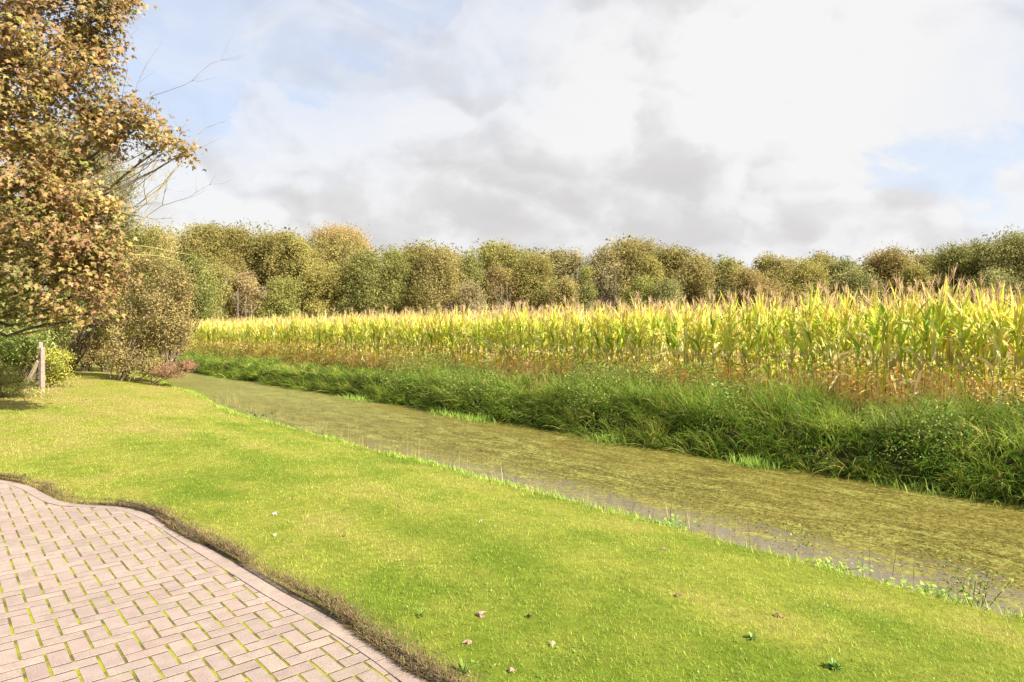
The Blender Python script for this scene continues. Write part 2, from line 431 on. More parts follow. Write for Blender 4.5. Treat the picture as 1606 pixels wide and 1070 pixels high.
# ------------------------------------------------------------------ water with duckweed
M_WATER, g = newmat('ditch_water')
o = g.n('ShaderNodeOutputMaterial'); geo = g.n('ShaderNodeNewGeometry'); P = geo.outputs['Position']
sp = g.n('ShaderNodeSeparateXYZ'); g.link(P, sp.inputs[0])
sco = g.m('ADD', g.m('MULTIPLY', sp.outputs[0], float(N_[0])), g.m('MULTIPLY', sp.outputs[1], float(N_[1])))
tco = g.m('ADD', g.m('MULTIPLY', sp.outputs[0], float(D_[0])), g.m('MULTIPLY', sp.outputs[1], float(D_[1])))
cmb = g.n('ShaderNodeCombineXYZ'); g.link(sco, cmb.inputs[0]); g.link(tco, cmb.inputs[1]); Q = cmb.outputs[0]
fine = g.noise(g.vm('MULTIPLY', Q, (1.0, .8, 1)).outputs[0], 15, 7, .74, .3)
mid = g.noise(g.vm('MULTIPLY', Q, (1.3, .45, 1)).outputs[0], 2.6, 5, .6, .8)
big = g.noise(g.vm('MULTIPLY', Q, (1.0, .3, 1)).outputs[0], .55, 3, .5, .6)
# open water towards the mown bank and near the viewer
nearw = g.m('MULTIPLY', g.ss(sco, 8.7, 7.2), g.ss(tco, 22, 6))
openk = g.m('ADD', g.m('MULTIPLY', fine, .60), g.m('MULTIPLY', mid, .40))
thr = g.m('ADD', .37, g.m('MULTIPLY', nearw, .155))
open_ = g.ss(g.m('SUBTRACT', openk, thr), .022, -.022)
tone = g.m('ADD', g.m('MULTIPLY', fine, .62), g.m('MULTIPLY', mid, .38))
cw = g.n('ShaderNodeValToRGB'); g.link(tone, cw.inputs[0]); e = cw.color_ramp.elements
e[0].position = .40; e[0].color = (.032, .024, .004, 1); e[1].position = .60; e[1].color = (.28, .265, .072, 1)
for p_, c_ in ((.44, (.08, .07, .012, 1)), (.49, (.12, .105, .018, 1)), (.55, (.205, .195, .045, 1))):
    q = e.new(p_); q.color = c_
# toward the far bend the cover is a paler, closer green
farw = g.ss(tco, 10, 32)
weed = g.mix(g.m('MULTIPLY', farw, .62), cw.outputs[0], (.215, .22, .058))
weed = g.mix(g.m('MULTIPLY', g.ss(big, .42, .62), .35), weed, (.14, .105, .02))
duck = g.n('ShaderNodeBsdfPrincipled'); duck.inputs['Roughness'].default_value = .5; duck.inputs['Specular IOR Level'].default_value = .12
g.link(weed, duck.inputs['Base Color'])
bp = g.n('ShaderNodeBump'); bp.inputs['Strength'].default_value = .55; bp.inputs['Distance'].default_value = .03
g.link(fine, bp.inputs['Height']); g.link(bp.outputs[0], duck.inputs['Normal'])
wet = g.n('ShaderNodeBsdfPrincipled'); wet.inputs['Base Color'].default_value = (.14, .115, .10, 1)
wet.inputs['Roughness'].default_value = .09; wet.inputs['IOR'].default_value = 1.45; wet.inputs['Specular IOR Level'].default_value = 1.0
bp2 = g.n('ShaderNodeBump'); bp2.inputs['Strength'].default_value = .12; bp2.inputs['Distance'].default_value = .02
g.link(g.noise(g.vm('MULTIPLY', Q, (1, 1, 1)).outputs[0], 9, 3, .5, .4), bp2.inputs['Height']); g.link(bp2.outputs[0], wet.inputs['Normal'])
ms = g.n('ShaderNodeMixShader'); g.link(open_, ms.inputs[0]); g.link(duck.outputs[0], ms.inputs[1]); g.link(wet.outputs[0], ms.inputs[2])
g.link(ms.outputs[0], o.inputs[0])
ws = np.array([5.8, 7, 8, 9, 10, 11, 12, 12.9]); wt = np.arange(-30, 130, 2.)
S2, T2 = np.meshgrid(ws, wt, indexing='ij'); X2, Y2 = st2xy(S2, T2)
ni, nj = S2.shape; ii = np.arange(ni-1)[:, None]*nj; jj = np.arange(nj-1)[None]
Fw = np.stack([ii+jj, ii+nj+jj, ii+nj+jj+1, ii+jj+1], -1).reshape(-1, 4)
tag(MB().add(np.stack([X2, Y2, 0*X2+WATER_Z], -1), Fw, (.2, .2, .1)).build('water', M_WATER), kind='structure')

n = 170000
t = rng.uniform(-4, 46, n); s = rng.uniform(6.3, 12.4, n); keep = rng.uniform(0, 1, n) < np.clip(10/np.maximum(t, 9), .25, 1)
dn = sst(s+1.1*(fbm(t*1.1, s*.7, 171)-.5), 7.0, 8.3)*.95+.10; keep &= rng.uniform(0, 1, n) < dn
t, s = t[keep], s[keep]; n = len(t); x, y = st2xy(s, t); big_ = (1+.9*sst(t, 8, 40))
pf = fbm(x*3.1, y*3.1, 181); c = pick([(.29, .285, .09), (.22, .22, .06), (.33, .33, .13), (.075, .058, .010), (.04, .032, .006), (.14, .115, .026)], n, w=[.17, .19, .06, .26, .17, .15], jit=.15)*(.6+.8*pf)[:, None]
nn = np.c_[rng.normal(size=(n, 2))*.05, np.ones(n)]
V, Fq, cc = leafquads(np.c_[x, y, np.full(n, WATER_Z+.006)+rng.uniform(0, .008, n)], nn, rng.uniform(.010, .042, n)*big_, rng.uniform(.25, .6, n)[:, None], c, bend=0)
M_WEED = leafmat('floating_weed', .1, .7, .05, .2, 3.0, .95, (1.02, 1, .72))
tag(MB().add(V, Fq, cc).build('floating_weed', M_WEED), 'mottled duckweed and weed scraps floating on the ditch', 'duckweed', kind='stuff')

# ------------------------------------------------------------------ brick paving in herringbone
UB = 1.8/17.2692; UA = 1.04*UB; YAW = -.7204
OX, OY = -33.0387*UB, 44.6493*UB
AV = np.array([math.cos(YAW), -math.sin(YAW)]); BV = np.array([-math.sin(YAW), -math.cos(YAW)])
bricks = []
def brick_poly(a0, a1, b0, b1):
    """corner points on the plane of one brick, joints taken off"""
    ja, jb = .0145, .0155
    p = [(a0*UA+ja/2, b0*UB+jb/2), (a1*UA-ja/2, b0*UB+jb/2), (a1*UA-ja/2, b1*UB-jb/2), (a0*UA+ja/2, b1*UB-jb/2)]
    return [np.array([OX, OY])+AV*x+BV*y for x, y in p]
def clip(poly, q, n):
    out_ = []
    for i in range(len(poly)):
        a, b = poly[i], poly[(i+1) % len(poly)]; da, db = np.dot(a-q, n), np.dot(b-q, n)
        if da >= 0: out_.append(a)
        if (da >= 0) != (db >= 0): out_.append(a+(b-a)*da/(da-db))
    return out_
for i in range(-75, 75):
    for j in range(-60, 60):
        b = -i+4*j
        for r in ((i-1, i+1, b-1, b), (i, i+1, b, b+2)):
            c = np.array([OX, OY])+AV*(r[0]+r[1])/2*UA+BV*(r[2]+r[3])/2*UB
            if c[0] < -10.5 or c[0] > 1.5 or c[1] < 2.0 or c[1] > 9.8: continue
            bricks.append((c, r))
cs = np.array([c for c, r in bricks]); sdb, ixb = edge_sd(cs[:, 0], cs[:, 1])
BORD = .135
mbp = MB()
BR = np.array([.300, .232, .192])
def add_brick(poly, tint):
    c = np.mean(poly, 0); k = len(poly)
    h = abs(rng.normal())*.0007; tx, ty = rng.normal(size=2)*.0035
    low = 0.0
    P0 = np.array(poly); ins = c+(P0-c)*(1-.0012/np.maximum(np.linalg.norm(P0-c, axis=1), .01))[:, None]
    zt = h+low+(P0-c)@np.array([tx, ty])
    V = np.concatenate([np.c_[ins, zt], np.c_[P0, zt-.0012], np.c_[P0, np.full(k, -.05)]])
    i = np.arange(k); j = (i+1) % k
    col_ = BR*tint
    mbp.add(V, [i[None], np.stack([i+k, j+k, j, i], 1), np.stack([i+2*k, j+2*k, j+k, i+k], 1)], np.clip(col_, 0, 1))
def tint(): return (1+rng.normal()*.042)*(1+rng.normal(size=3)*.012)
for (c, r), s_, ix in zip(bricks, sdb, ixb):
    if s_ < -.02: continue
    poly = brick_poly(*r)
    if s_ < BORD+.16:
        A, B = EC[ix], EC[min(ix+1, len(EC)-1)]; tdir = (B-A)/np.linalg.norm(B-A); nin = np.array([tdir[1], -tdir[0]])
        poly = clip(poly, A+nin*BORD, nin)
        if len(poly) < 3: continue
        P0 = np.array(poly); area = .5*abs(np.dot(P0[:, 0], np.roll(P0[:, 1], 1))-np.dot(P0[:, 1], np.roll(P0[:, 0], 1)))
        if area < .0008: continue
    # orientation: keep counter-clockwise
    P0 = np.array(poly); ar = np.dot(P0[:, 0], np.roll(P0[:, 1], -1))-np.dot(P0[:, 1], np.roll(P0[:, 0], -1))
    if ar < 0: poly = poly[::-1]
    add_brick(poly, tint())
# stretcher course along the edge
L = np.concatenate([[0], np.cumsum(np.linalg.norm(np.diff(EC, axis=0), axis=1))])
def along(l, off):
    k = np.clip(np.searchsorted(L, l)-1, 0, len(L)-2); u = (l-L[k])/(L[k+1]-L[k]); p = EC[k]*(1-u)+EC[k+1]*u
    k2 = min(k+1, len(EC)-2); t0 = (EC[k+1]-EC[k]); t0 = t0/np.linalg.norm(t0); return p+np.array([t0[1], -t0[0]])*off
l = .3
while l < L[-1]-3.5:
    ln = .206
    poly = [along(l+.002, .022), along(l+.002, .128), along(l+ln, .128), along(l+ln, .022)]
    P0 = np.array(poly); ar = np.dot(P0[:, 0], np.roll(P0[:, 1], -1))-np.dot(P0[:, 1], np.roll(P0[:, 0], -1))
    if ar < 0: poly = poly[::-1]
    add_brick(poly, tint()); l += .212
M_BRICK, g = newmat('klinker_brick')
o = g.n('ShaderNodeOutputMaterial'); at = g.n('ShaderNodeAttribute'); at.attribute_name = 'Col'; geo = g.n('ShaderNodeNewGeometry'); P = geo.outputs['Position']
speck = g.noise(P, 170, 4, .75); blot = g.noise(P, 9, 5, .6); wear = g.noise(P, 1.3, 4, .6)
v = g.m('MULTIPLY', g.ss(speck, .38, .62, .70, 1.24), g.m('MULTIPLY', g.ss(blot, .25, .75, .88, 1.10), g.ss(wear, .3, .7, .93, 1.05)))
c_ = g.vm('SCALE', at.outputs['Color']); g.link(v, c_.inputs['Scale'])
dots = g.ss(g.noise(P, 120, 2, .5), .64, .72)
cc = g.mix(g.m('MULTIPLY', dots, .55), c_.outputs[0], (.10, .075, .06))
p = g.n('ShaderNodeBsdfPrincipled'); p.inputs['Roughness'].default_value = .88; p.inputs['Specular IOR Level'].default_value = .2; g.link(cc, p.inputs['Base Color'])
b = g.n('ShaderNodeBump'); b.inputs['Strength'].default_value = .5; b.inputs['Distance'].default_value = .003; g.link(speck, b.inputs['Height']); g.link(b.outputs[0], p.inputs['Normal'])
g.link(p.outputs[0], o.inputs[0])
tag(mbp.build('paving', M_BRICK), kind='structure')
# joint bed: sand with moss
M_MOSS, g = newmat('joint_moss')
o = g.n('ShaderNodeOutputMaterial'); geo = g.n('ShaderNodeNewGeometry'); P = geo.outputs['Position']
dv_ = g.n('ShaderNodeVectorMath', operation='DOT_PRODUCT'); g.link(g.vm('SUBTRACT', P, (OX, OY, 0)).outputs[0], dv_.inputs[0]); dv_.inputs[1].default_value = (AV[0]/UA, AV[1]/UA, 0)
fr = g.m('ABSOLUTE', g.m('SUBTRACT', g.m('FRACT', g.m('ADD', dv_.outputs['Value'], .5)), .5))
wide = g.ss(fr, .11, .06)
k = g.noise(P, 5.5, 4, .6); k2 = g.noise(P, 90, 3, .6)
cc = g.mix(g.ss(k, .40, .60), (.085, .068, .035), (.27, .27, .022)); cc = g.mix(g.m('MULTIPLY', g.ss(k2, .35, .65), .55), cc, (.16, .165, .015))
cc = g.mix(wide, g.mix(g.ss(g.noise(P, 3.2, 3, .6), .50, .68), (.050, .040, .024), (.12, .12, .02)), cc)
p = g.n('ShaderNodeBsdfPrincipled'); p.inputs['Roughness'].default_value = 1; p.inputs['Specular IOR Level'].default_value = .05; g.link(cc, p.inputs['Base Color'])
b = g.n('ShaderNodeBump'); b.inputs['Strength'].default_value = .8; b.inputs['Distance'].default_value = .004; g.link(k2, b.inputs['Height']); g.link(b.outputs[0], p.inputs['Normal'])
g.link(p.outputs[0], o.inputs[0])
ring = np.array([along(x, .015) for x in np.arange(.3, L[-1]-3.4, .08)])
V = np.concatenate([np.c_[ring, np.full(len(ring), -.0022)], [[-10.6, 1.8, -.0022]]])
cen = len(V)-1; i = np.arange(len(ring)-1)
jb = MB().add(V, np.stack([np.full(len(i), cen), i+1, i], 1), (.3, .3, .05))
tag(jb.build('paving_joints', M_MOSS), kind='structure')
# concrete edging
M_CONC = solid('old_concrete', .9, .15, .35, 18, .5, 90)
kb = MB()
def kerb_piece(l0, l1, h):
    ls = np.linspace(l0, l1, max(3, int((l1-l0)/.06)))
    a = np.array([along(x, .012) for x in ls]); b = np.array([along(x, -.036) for x in ls]); n = len(ls)
    ht = h+rng.normal()*.003
    prof = [(a, -.08), (a, ht-.006), (a*.9+b*.1, ht), (b*.9+a*.1, ht), (b, ht-.006), (b, -.08)]
    V = np.stack([np.c_[p, np.full(n, z)] for p, z in prof], 1)
    m_ = len(prof); q = np.arange(n-1)[:, None]*m_; w = np.arange(m_-1)[None]
    Fk = np.stack([q+w, q+w+1, q+m_+w+1, q+m_+w], -1).reshape(-1, 4)
    caps = np.array([[0, 1, 2, 3, 4, 5], [(n-1)*m_+x for x in (5, 4, 3, 2, 1, 0)]])
    kb.add(V.reshape(-1, 3), [Fk, caps], (.15, .115, .08))
def l_of(x, y): return L[np.argmin(np.linalg.norm(EC-np.array([x, y]), axis=1))]
l = l_of(-4.15, 6.95)
while l < L[-1]-4:
    kerb_piece(l+.004, l+.93, .028 if l < l_of(-2.9, 5.9) or l > l_of(-1.3, 4.4) else .006); l += .94
tag(kb.build('kerb', M_CONC), kind='structure')

# ------------------------------------------------------------------ lawn
def seen(x, y, z=0.0, pad=60):
    """inside or near the frame's wedge: what lies outside shows nothing"""
    px = CX+F_PX*x/np.maximum(y, .1); py = HY+(CAMH-z)*F_PX/np.maximum(y, .1)
    return (y > 1) & (px > -pad-200) & (px < 1606+pad+200) & (py < 1070+260)
def lawn_pts(n, ymax, ymin=2.3):
    y = ymin+(ymax-ymin)*rng.uniform(0, 1, n)**1.0; x = rng.uniform(-1.0, 1.0, n)*(y*.82+.6)-.0
    return x, y
LX, LY = [], []
for y0, y1, dens in ((2.3, 4.5, 5200), (4.5, 6.5, 4200), (6.5, 9, 2900), (9, 13, 2000), (13, 19, 1000), (19, 34, 400)):
    area = (y1-y0)*(1.7*(y0+y1)/2+1.2); n = int(area*dens)
    y = rng.uniform(y0, y1, n); x = rng.uniform(-1, 1, n)*(y*.85+.6); LX.append(x); LY.append(y)
LX = np.concatenate(LX); LY = np.concatenate(LY)
s, t = xy2st(LX, LY); a_ = s-bank_in(t)
sd = np.full(LX.shape, -9.); nr = (LY < 11); sd[nr] = edge_sd(LX[nr], LY[nr])[0]
ok = (a_ < 6.35) & (sd < .03) & ~((LX < -6) & (LY < 9.2) & (sd > -0.02)) & seen(LX, LY)
ok &= rng.uniform(0, 1, len(ok)) > sst(sd, -.22, 0.0)*.35
fine_ = fbm(LX*13, LY*13, 151, 3); ok &= rng.uniform(0, 1, len(ok)) < .22+2.1*(fine_-.18)
LX, LY, sd, s, t, a_ = [q[ok] for q in (LX, LY, sd, s, t, a_)]
LZ = ground_z(s, t)+.035*(fbm(LX*.6, LY*.6, 11)-.5)*sst(s, 7.0, 5.0)-.004
n = len(LX); far = sst(LY, 4, 18)
pk = patchy(LX, LY)+rng.normal(size=n)*.22
base = turf_col(np.clip(pk, 0, 1))*(1+rng.normal(size=(n, 1))*.20*(1-.6*far[:, None]))
dry = rng.uniform(0, 1, n) < (.07+.20*np.clip(.5-pk, 0, 1)+.75*sst(sd, -.22-.24*fbm(LX*1.6, LY*1.6, 61), -.02))
base *= (.72+.56*fbm(LX*19, LY*19, 161, 3))[:, None]*1.02
base[dry] = pick([(.34, .25, .11), (.26, .17, .08), (.40, .32, .16), (.16, .10, .05)], dry.sum(), jit=.15)
Ln = rng.uniform(.014, .038, n)*(1+.15*far)*(1+.35*sst(sd, -.2, 0))*(.7+.6*fbm(LX*1.6, LY*1.6, 91))
V, Fq, cc = strips(np.c_[LX, LY, LZ], rng.uniform(0, 6.283, n), rng.uniform(.1, .95, n), rng.uniform(0, .9, n), Ln, rng.uniform(.0024, .0040, n)*(1+1.2*far), 2,
                   base*.9, np.clip(base*1.05, 0, .9))
tag(MB().add(V, Fq, cc).build('lawn_grass', M_GRASS), 'short mown lawn sloping down to the ditch', 'grass', kind='stuff')
print('lawn blades', n)

# clover and small broad-leaved weeds in the turf
n = 2600
x, y = lawn_pts(n*3, 9.5); s, t = xy2st(x, y); sd = edge_sd(x, y)[0]
ok = (s-bank_in(t) < 6.2) & (sd < -.15) & (fbm(x*1.3, y*1.3, 133) > .53) & seen(x, y)
x, y, s, t = x[ok], y[ok], s[ok], t[ok]; n = len(x)
z = ground_z(s, t)+.02
c = pick([(.13, .24, .05), (.20, .30, .07), (.30, .38, .14)], n)
nn = np.c_[rng.normal(size=(n, 2))*.45, np.ones(n)]
tag(MB().add(*leafquads(np.c_[x, y, z], nn, rng.uniform(.010, .019, n), .8, c*.85)).build('clover', M_GRASS), 'low clover and small weeds growing through the mown lawn', 'clover', kind='stuff')

# dead thatch that creeps over the kerb
ls = rng.uniform(.3, L[-1]-3.6, 60000); of = -rng.exponential(.042, len(ls))+.020+.16*(fbm(ls*1.3, ls*0, 71)-.5)
P2 = np.array([along(a, b) for a, b in zip(ls, of)])
z = np.where(of < .0, .028, .0)+.002
kz = fbm(ls*1.1, ls*0+2, 72); keep = (rng.uniform(0, 1, len(ls)) < np.clip((kz-.25)*3.2, .12, 1)) & (P2[:, 0] > -7.6)
P2, z, of = P2[keep], z[keep], of[keep]; n = len(P2)
c = pick([(.20, .13, .065), (.30, .21, .10), (.12, .075, .04), (.34, .27, .12), (.22, .24, .06)], n, w=[.3, .25, .2, .15, .1])
V, Fq, cc = strips(np.c_[P2, z+.006], rng.uniform(0, 6.283, n), rng.uniform(.5, 1.5, n), rng.uniform(0, .9, n), rng.uniform(.02, .065, n), rng.uniform(.003, .006, n), 3, c*.55, c*.8)
tag(MB().add(V, Fq, cc).build('dry_thatch', M_DRY), 'brown dead grass spilling over the edge of the brick paving', 'dead grass', kind='stuff')

# longer bright fringe along the mown bank
n = 26000
t = rng.uniform(-4, 42, n)**1.0; off = bank_in(t); s = off+6.28+rng.normal(size=n)*.13+.10*(fbm(t*1.2, t*0, 51)-.5)
x, y = st2xy(s, t); k = fbm(t*.9, s*.9, 52); keep = (rng.uniform(0, 1, n) < np.clip((k-.28)*3.0, .10, 1)) & seen(x, y, -.4)
s, t, x, y, k = [q[keep] for q in (s, t, x, y, k)]; n = len(s)
c = pick([(.19, .30, .04), (.28, .36, .06), (.36, .38, .09), (.15, .24, .04)], n)
V, Fq, cc = strips(np.c_[x, y, ground_z(s, t)], rng.uniform(0, 6.283, n), rng.uniform(.05, .7, n), rng.uniform(.1, 1.1, n), rng.uniform(.04, .13, n)*(.5+k), rng.uniform(.004, .008, n)*(1+t/20), 4, c*.9, c*1.1)
tag(MB().add(V, Fq, cc).build('bank_fringe_grass', M_GRASS), 'longer bright green grass fringing the mown bank above the water', 'grass', kind='stuff')
# thin dry stalks standing at the near waterline
n = 520
t = np.concatenate([rng.uniform(-1, 4.5, 110), rng.uniform(4.5, 24, n-110)]); n = len(t); s = bank_in(t)+rng.uniform(6.45, 7.25, n)
x, y = st2xy(s, t); c = pick([(.36, .28, .13), (.22, .14, .07), (.42, .38, .18), (.10, .07, .04)], n)
V, Fq, cc = strips(np.c_[x, y, np.full(n, WATER_Z-.05)], rng.uniform(0, 6.283, n), rng.uniform(.0, .45, n), rng.uniform(-.2, .5, n), rng.uniform(.25, .72, n), rng.uniform(.003, .006, n), 5, c, c)
mb = MB().add(V, Fq, cc)
n = 900; t = rng.uniform(-1.5, 3.4, n); t = t+0; s = bank_in(t)+6.55+rng.uniform(0, .35, n); x, y = st2xy(s, t)
kk_ = fbm(t*2.4, s*2.4, 55) > .50; s, t, x, y = [q[kk_] for q in (s, t, x, y)]; n = len(s)
c = pick([(.20, .27, .05), (.34, .36, .08), (.12, .18, .04)], n)
mb.add(*leafquads(np.c_[x, y, -.45+rng.uniform(0, .28, n)], rng.normal(size=(n, 3))+np.array([0, 0, .6]), rng.uniform(.02, .045, n), .5, c*.8))
tag(mb.build('waterside_stalks', M_DRY), 'thin dry stalks and small weeds standing in the near water edge', 'stalks', kind='stuff')

# ------------------------------------------------------------------ far bank growth
def tufts(t0, t1, s0, s1, per_m2, blades, Lr, Wr, pal, w=None, lean=(.05, .8), bend=(.5, 1.5), lod=True, seed=0, thr=0.0, tipc=1.6, droop=0.0, nseg=5, rad=.09):
    A = (t1-t0)*(s1-s0); n = int(A*per_m2); t = rng.uniform(t0, t1, n); s = rng.uniform(s0, s1, n)+far_in(t)
    k = fbm(t*.8+seed, s*.8, 60+seed); keep = k > thr
    x, y = st2xy(s, t); keep &= seen(x, y, .3, 250)
    if lod: keep &= rng.uniform(0, 1, n) < np.clip(14/np.maximum(t, 14), .22, 1)
    t, s, x, y, k = [q[keep] for q in (t, s, x, y, k)]; n = len(t)
    if n == 0: return None
    grow = (1+.35*sst(t, 14, 45)) if lod else 1+0*t
    hue = pick(pal, n, w, .24); size = rng.uniform(.72, 1.2, n)*(.35+1.3*k)
    az0 = rng.uniform(0, 6.283, n)
    tw = math.atan2(-N_[1], -N_[0])                       # towards the water
    rep = lambda q: np.repeat(q, blades, 0)
    N = n*blades
    az = rng.uniform(0, 6.283, N); pull = rng.uniform(0, 1, N) < droop; az[pull] = tw+rng.normal(size=pull.sum())*.9
    bx = rep(x)+np.cos(az)*rng.uniform(0, rad, N); by = rep(y)+np.sin(az)*rng.uniform(0, rad, N)
    ss_, tt_ = xy2st(bx, by); bz = ground_z(ss_, tt_)-.02
    hue = rep(hue)*(1+rng.normal(size=(N, 1))*.10)
    dead = rng.uniform(0, 1, N) < .05; hue[dead] = pick([(.36, .29, .12), (.24, .17, .08)], dead.sum())
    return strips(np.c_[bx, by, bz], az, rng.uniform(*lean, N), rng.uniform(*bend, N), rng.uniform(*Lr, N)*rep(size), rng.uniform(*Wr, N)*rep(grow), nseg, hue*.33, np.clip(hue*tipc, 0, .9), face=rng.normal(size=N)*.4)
G1 = [(.075, .14, .022), (.10, .18, .03), (.15, .225, .04), (.21, .27, .065), (.085, .13, .03)]
G2 = [(.05, .10, .018), (.08, .14, .025), (.12, .18, .035)]
mb = MB()
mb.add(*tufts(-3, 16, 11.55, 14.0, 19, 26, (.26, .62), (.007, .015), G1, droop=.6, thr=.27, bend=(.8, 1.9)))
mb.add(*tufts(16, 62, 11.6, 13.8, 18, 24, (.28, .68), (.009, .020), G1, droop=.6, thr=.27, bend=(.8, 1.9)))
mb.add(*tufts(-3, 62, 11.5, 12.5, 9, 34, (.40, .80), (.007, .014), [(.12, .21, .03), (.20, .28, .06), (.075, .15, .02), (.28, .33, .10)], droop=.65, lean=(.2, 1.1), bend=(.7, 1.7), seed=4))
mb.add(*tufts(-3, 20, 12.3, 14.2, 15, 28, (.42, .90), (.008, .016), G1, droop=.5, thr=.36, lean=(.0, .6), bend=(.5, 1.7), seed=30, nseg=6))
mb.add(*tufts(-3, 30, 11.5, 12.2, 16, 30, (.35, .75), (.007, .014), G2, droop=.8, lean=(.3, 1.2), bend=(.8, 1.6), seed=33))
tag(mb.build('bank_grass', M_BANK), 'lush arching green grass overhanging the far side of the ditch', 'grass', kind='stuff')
mb = MB()
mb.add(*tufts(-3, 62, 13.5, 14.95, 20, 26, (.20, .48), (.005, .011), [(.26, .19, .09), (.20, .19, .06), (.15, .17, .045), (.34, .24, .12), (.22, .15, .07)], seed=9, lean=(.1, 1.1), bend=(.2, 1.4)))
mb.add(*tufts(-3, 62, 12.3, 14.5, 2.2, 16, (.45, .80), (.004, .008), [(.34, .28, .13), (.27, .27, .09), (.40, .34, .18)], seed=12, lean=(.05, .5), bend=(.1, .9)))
tag(mb.build('dry_verge_grass', M_BANK), 'brownish grass strip between the lush bank and the maize', 'dry grass', kind='stuff')
# bright low grass at the far waterline, in patches
mb = MB()
mb.add(*tufts(-3, 40, 11.25, 11.8, 20, 18, (.10, .24), (.005, .010), [(.24, .36, .06), (.32, .42, .09), (.18, .29, .05)], seed=21, thr=.58, droop=.2, nseg=4))
for (px_, s_, sp, k_) in ((705, 11.4, .5, 200), (745, 11.3, .4, 200), (560, 11.6, .5, 160), (950, 11.3, .25, 120), (1185, 11.25, .22, 260), (1440, 11.35, .4, 110)):
    Yc = s_/((px_-CX)/F_PX*N_[0]+N_[1]); xc, yc, _ = W(px_, 500, Yc); s0, t0_ = xy2st(xc, yc)
    tt_ = t0_+rng.normal(size=k_)*sp; ss_ = s0+rng.normal(size=k_)*.13; xx, yy = st2xy(ss_, tt_); c = pick([(.24, .34, .06), (.30, .38, .09), (.18, .29, .05)], k_)
    mb.add(*strips(np.c_[xx, yy, np.maximum(ground_z(ss_, tt_), WATER_Z)], rng.uniform(0, 6.283, k_), rng.uniform(.05, .8, k_), rng.uniform(.1, 1.0, k_), rng.uniform(.10, .30, k_), rng.uniform(.006, .011, k_)*(1+t0_/20), 4, c*.8, c*1.2))
tag(mb.build('waterline_grass', M_GRASS), 'pale bright grass in low patches on the far waterline', 'grass', kind='stuff')
# leafy weeds among the bank grass
n = 90000; t = rng.uniform(-3, 60, n)*rng.choice([1, .35], n); s = rng.uniform(11.6, 14.4, n)+far_in(t); k = fbm(t*.55+40, s*.9, 88)
keep = (k > .45) & (rng.uniform(0, 1, n) < np.clip(15/np.maximum(t, 15), .25, 1)); t, s, k = t[keep], s[keep], k[keep]; n = len(t)
x, y = st2xy(s, t); hgt = np.clip((k-.42)*5.2, .08, .95)
z = ground_z(s, t)+hgt*rng.uniform(.25, 1, n)
c = pick([(.075, .14, .03), (.11, .18, .04), (.17, .23, .06), (.15, .14, .055), (.28, .31, .13)], n, w=[.34, .3, .18, .08, .1])
tag(MB().add(*leafquads(np.c_[x, y, z], rng.normal(size=(n, 3))+np.array([-.5, -.4, .9]), rng.uniform(.035, .08, n)*(1+.5*sst(t, 15, 45)), .42, c)).build('bank_weeds', M_BANK),
    'leafy nettles and weeds mixed into the far bank growth', 'weeds', kind='stuff')

# a few tussocks stand out by their pale drooping blades
def tussock(px, py, Y, label, pal, Lr, n=150, lean=(.1, 1.2)):
    p = W(px, py, Y); s, t = xy2st(p[0], p[1]); z = float(ground_z(np.array(s), np.array(t)))
    az = rng.uniform(0, 6.283, n)
    B = np.c_[np.cos(az)*.06, np.sin(az)*.06, np.zeros(n)]; c = pick(pal, n)
    o = MB().add(*strips(B, az, rng.uniform(*lean, n), rng.uniform(.6, 1.6, n), rng.uniform(*Lr, n), rng.uniform(.007, .013, n), 6, c*.8, c*1.15)).build('grass_tussock', M_BANK, loc=(p[0], p[1], max(z, WATER_Z)-.02))
    return tag(o, label, 'grass tussock')
def at_s(px, s):
    dx = (px-CX)/F_PX; return s/(dx*N_[0]+N_[1])
PALE = [(.42, .42, .17), (.34, .36, .11), (.26, .30, .07)]
tussock(905, 680, at_s(905, 11.95), 'largest pale tussock of long drooping blades on the far bank, mid ditch', PALE, (.5, .95))
tussock(1030, 690, at_s(1030, 11.75), 'straw-tinted tussock fanning over dark water, next right of the largest pale tussock', PALE, (.45, .85))
tussock(720, 655, at_s(720, 11.9), 'small yellow-green tussock leaning over the water left of the pale drooping one', [(.30, .36, .08), (.22, .30, .05)], (.4, .7), 110)
tussock(1335, 735, at_s(1335, 11.75), 'thin straw-coloured tussock with blades arching out over the ditch, beside the dark bank hollow', PALE, (.6, 1.0), 60, (.5, 1.4))
tussock(600, 610, at_s(600, 12.2), 'large light green tussock on the far bank opposite the dark waterside weed', [(.24, .33, .06), (.32, .38, .10)], (.6, 1.0), 190)

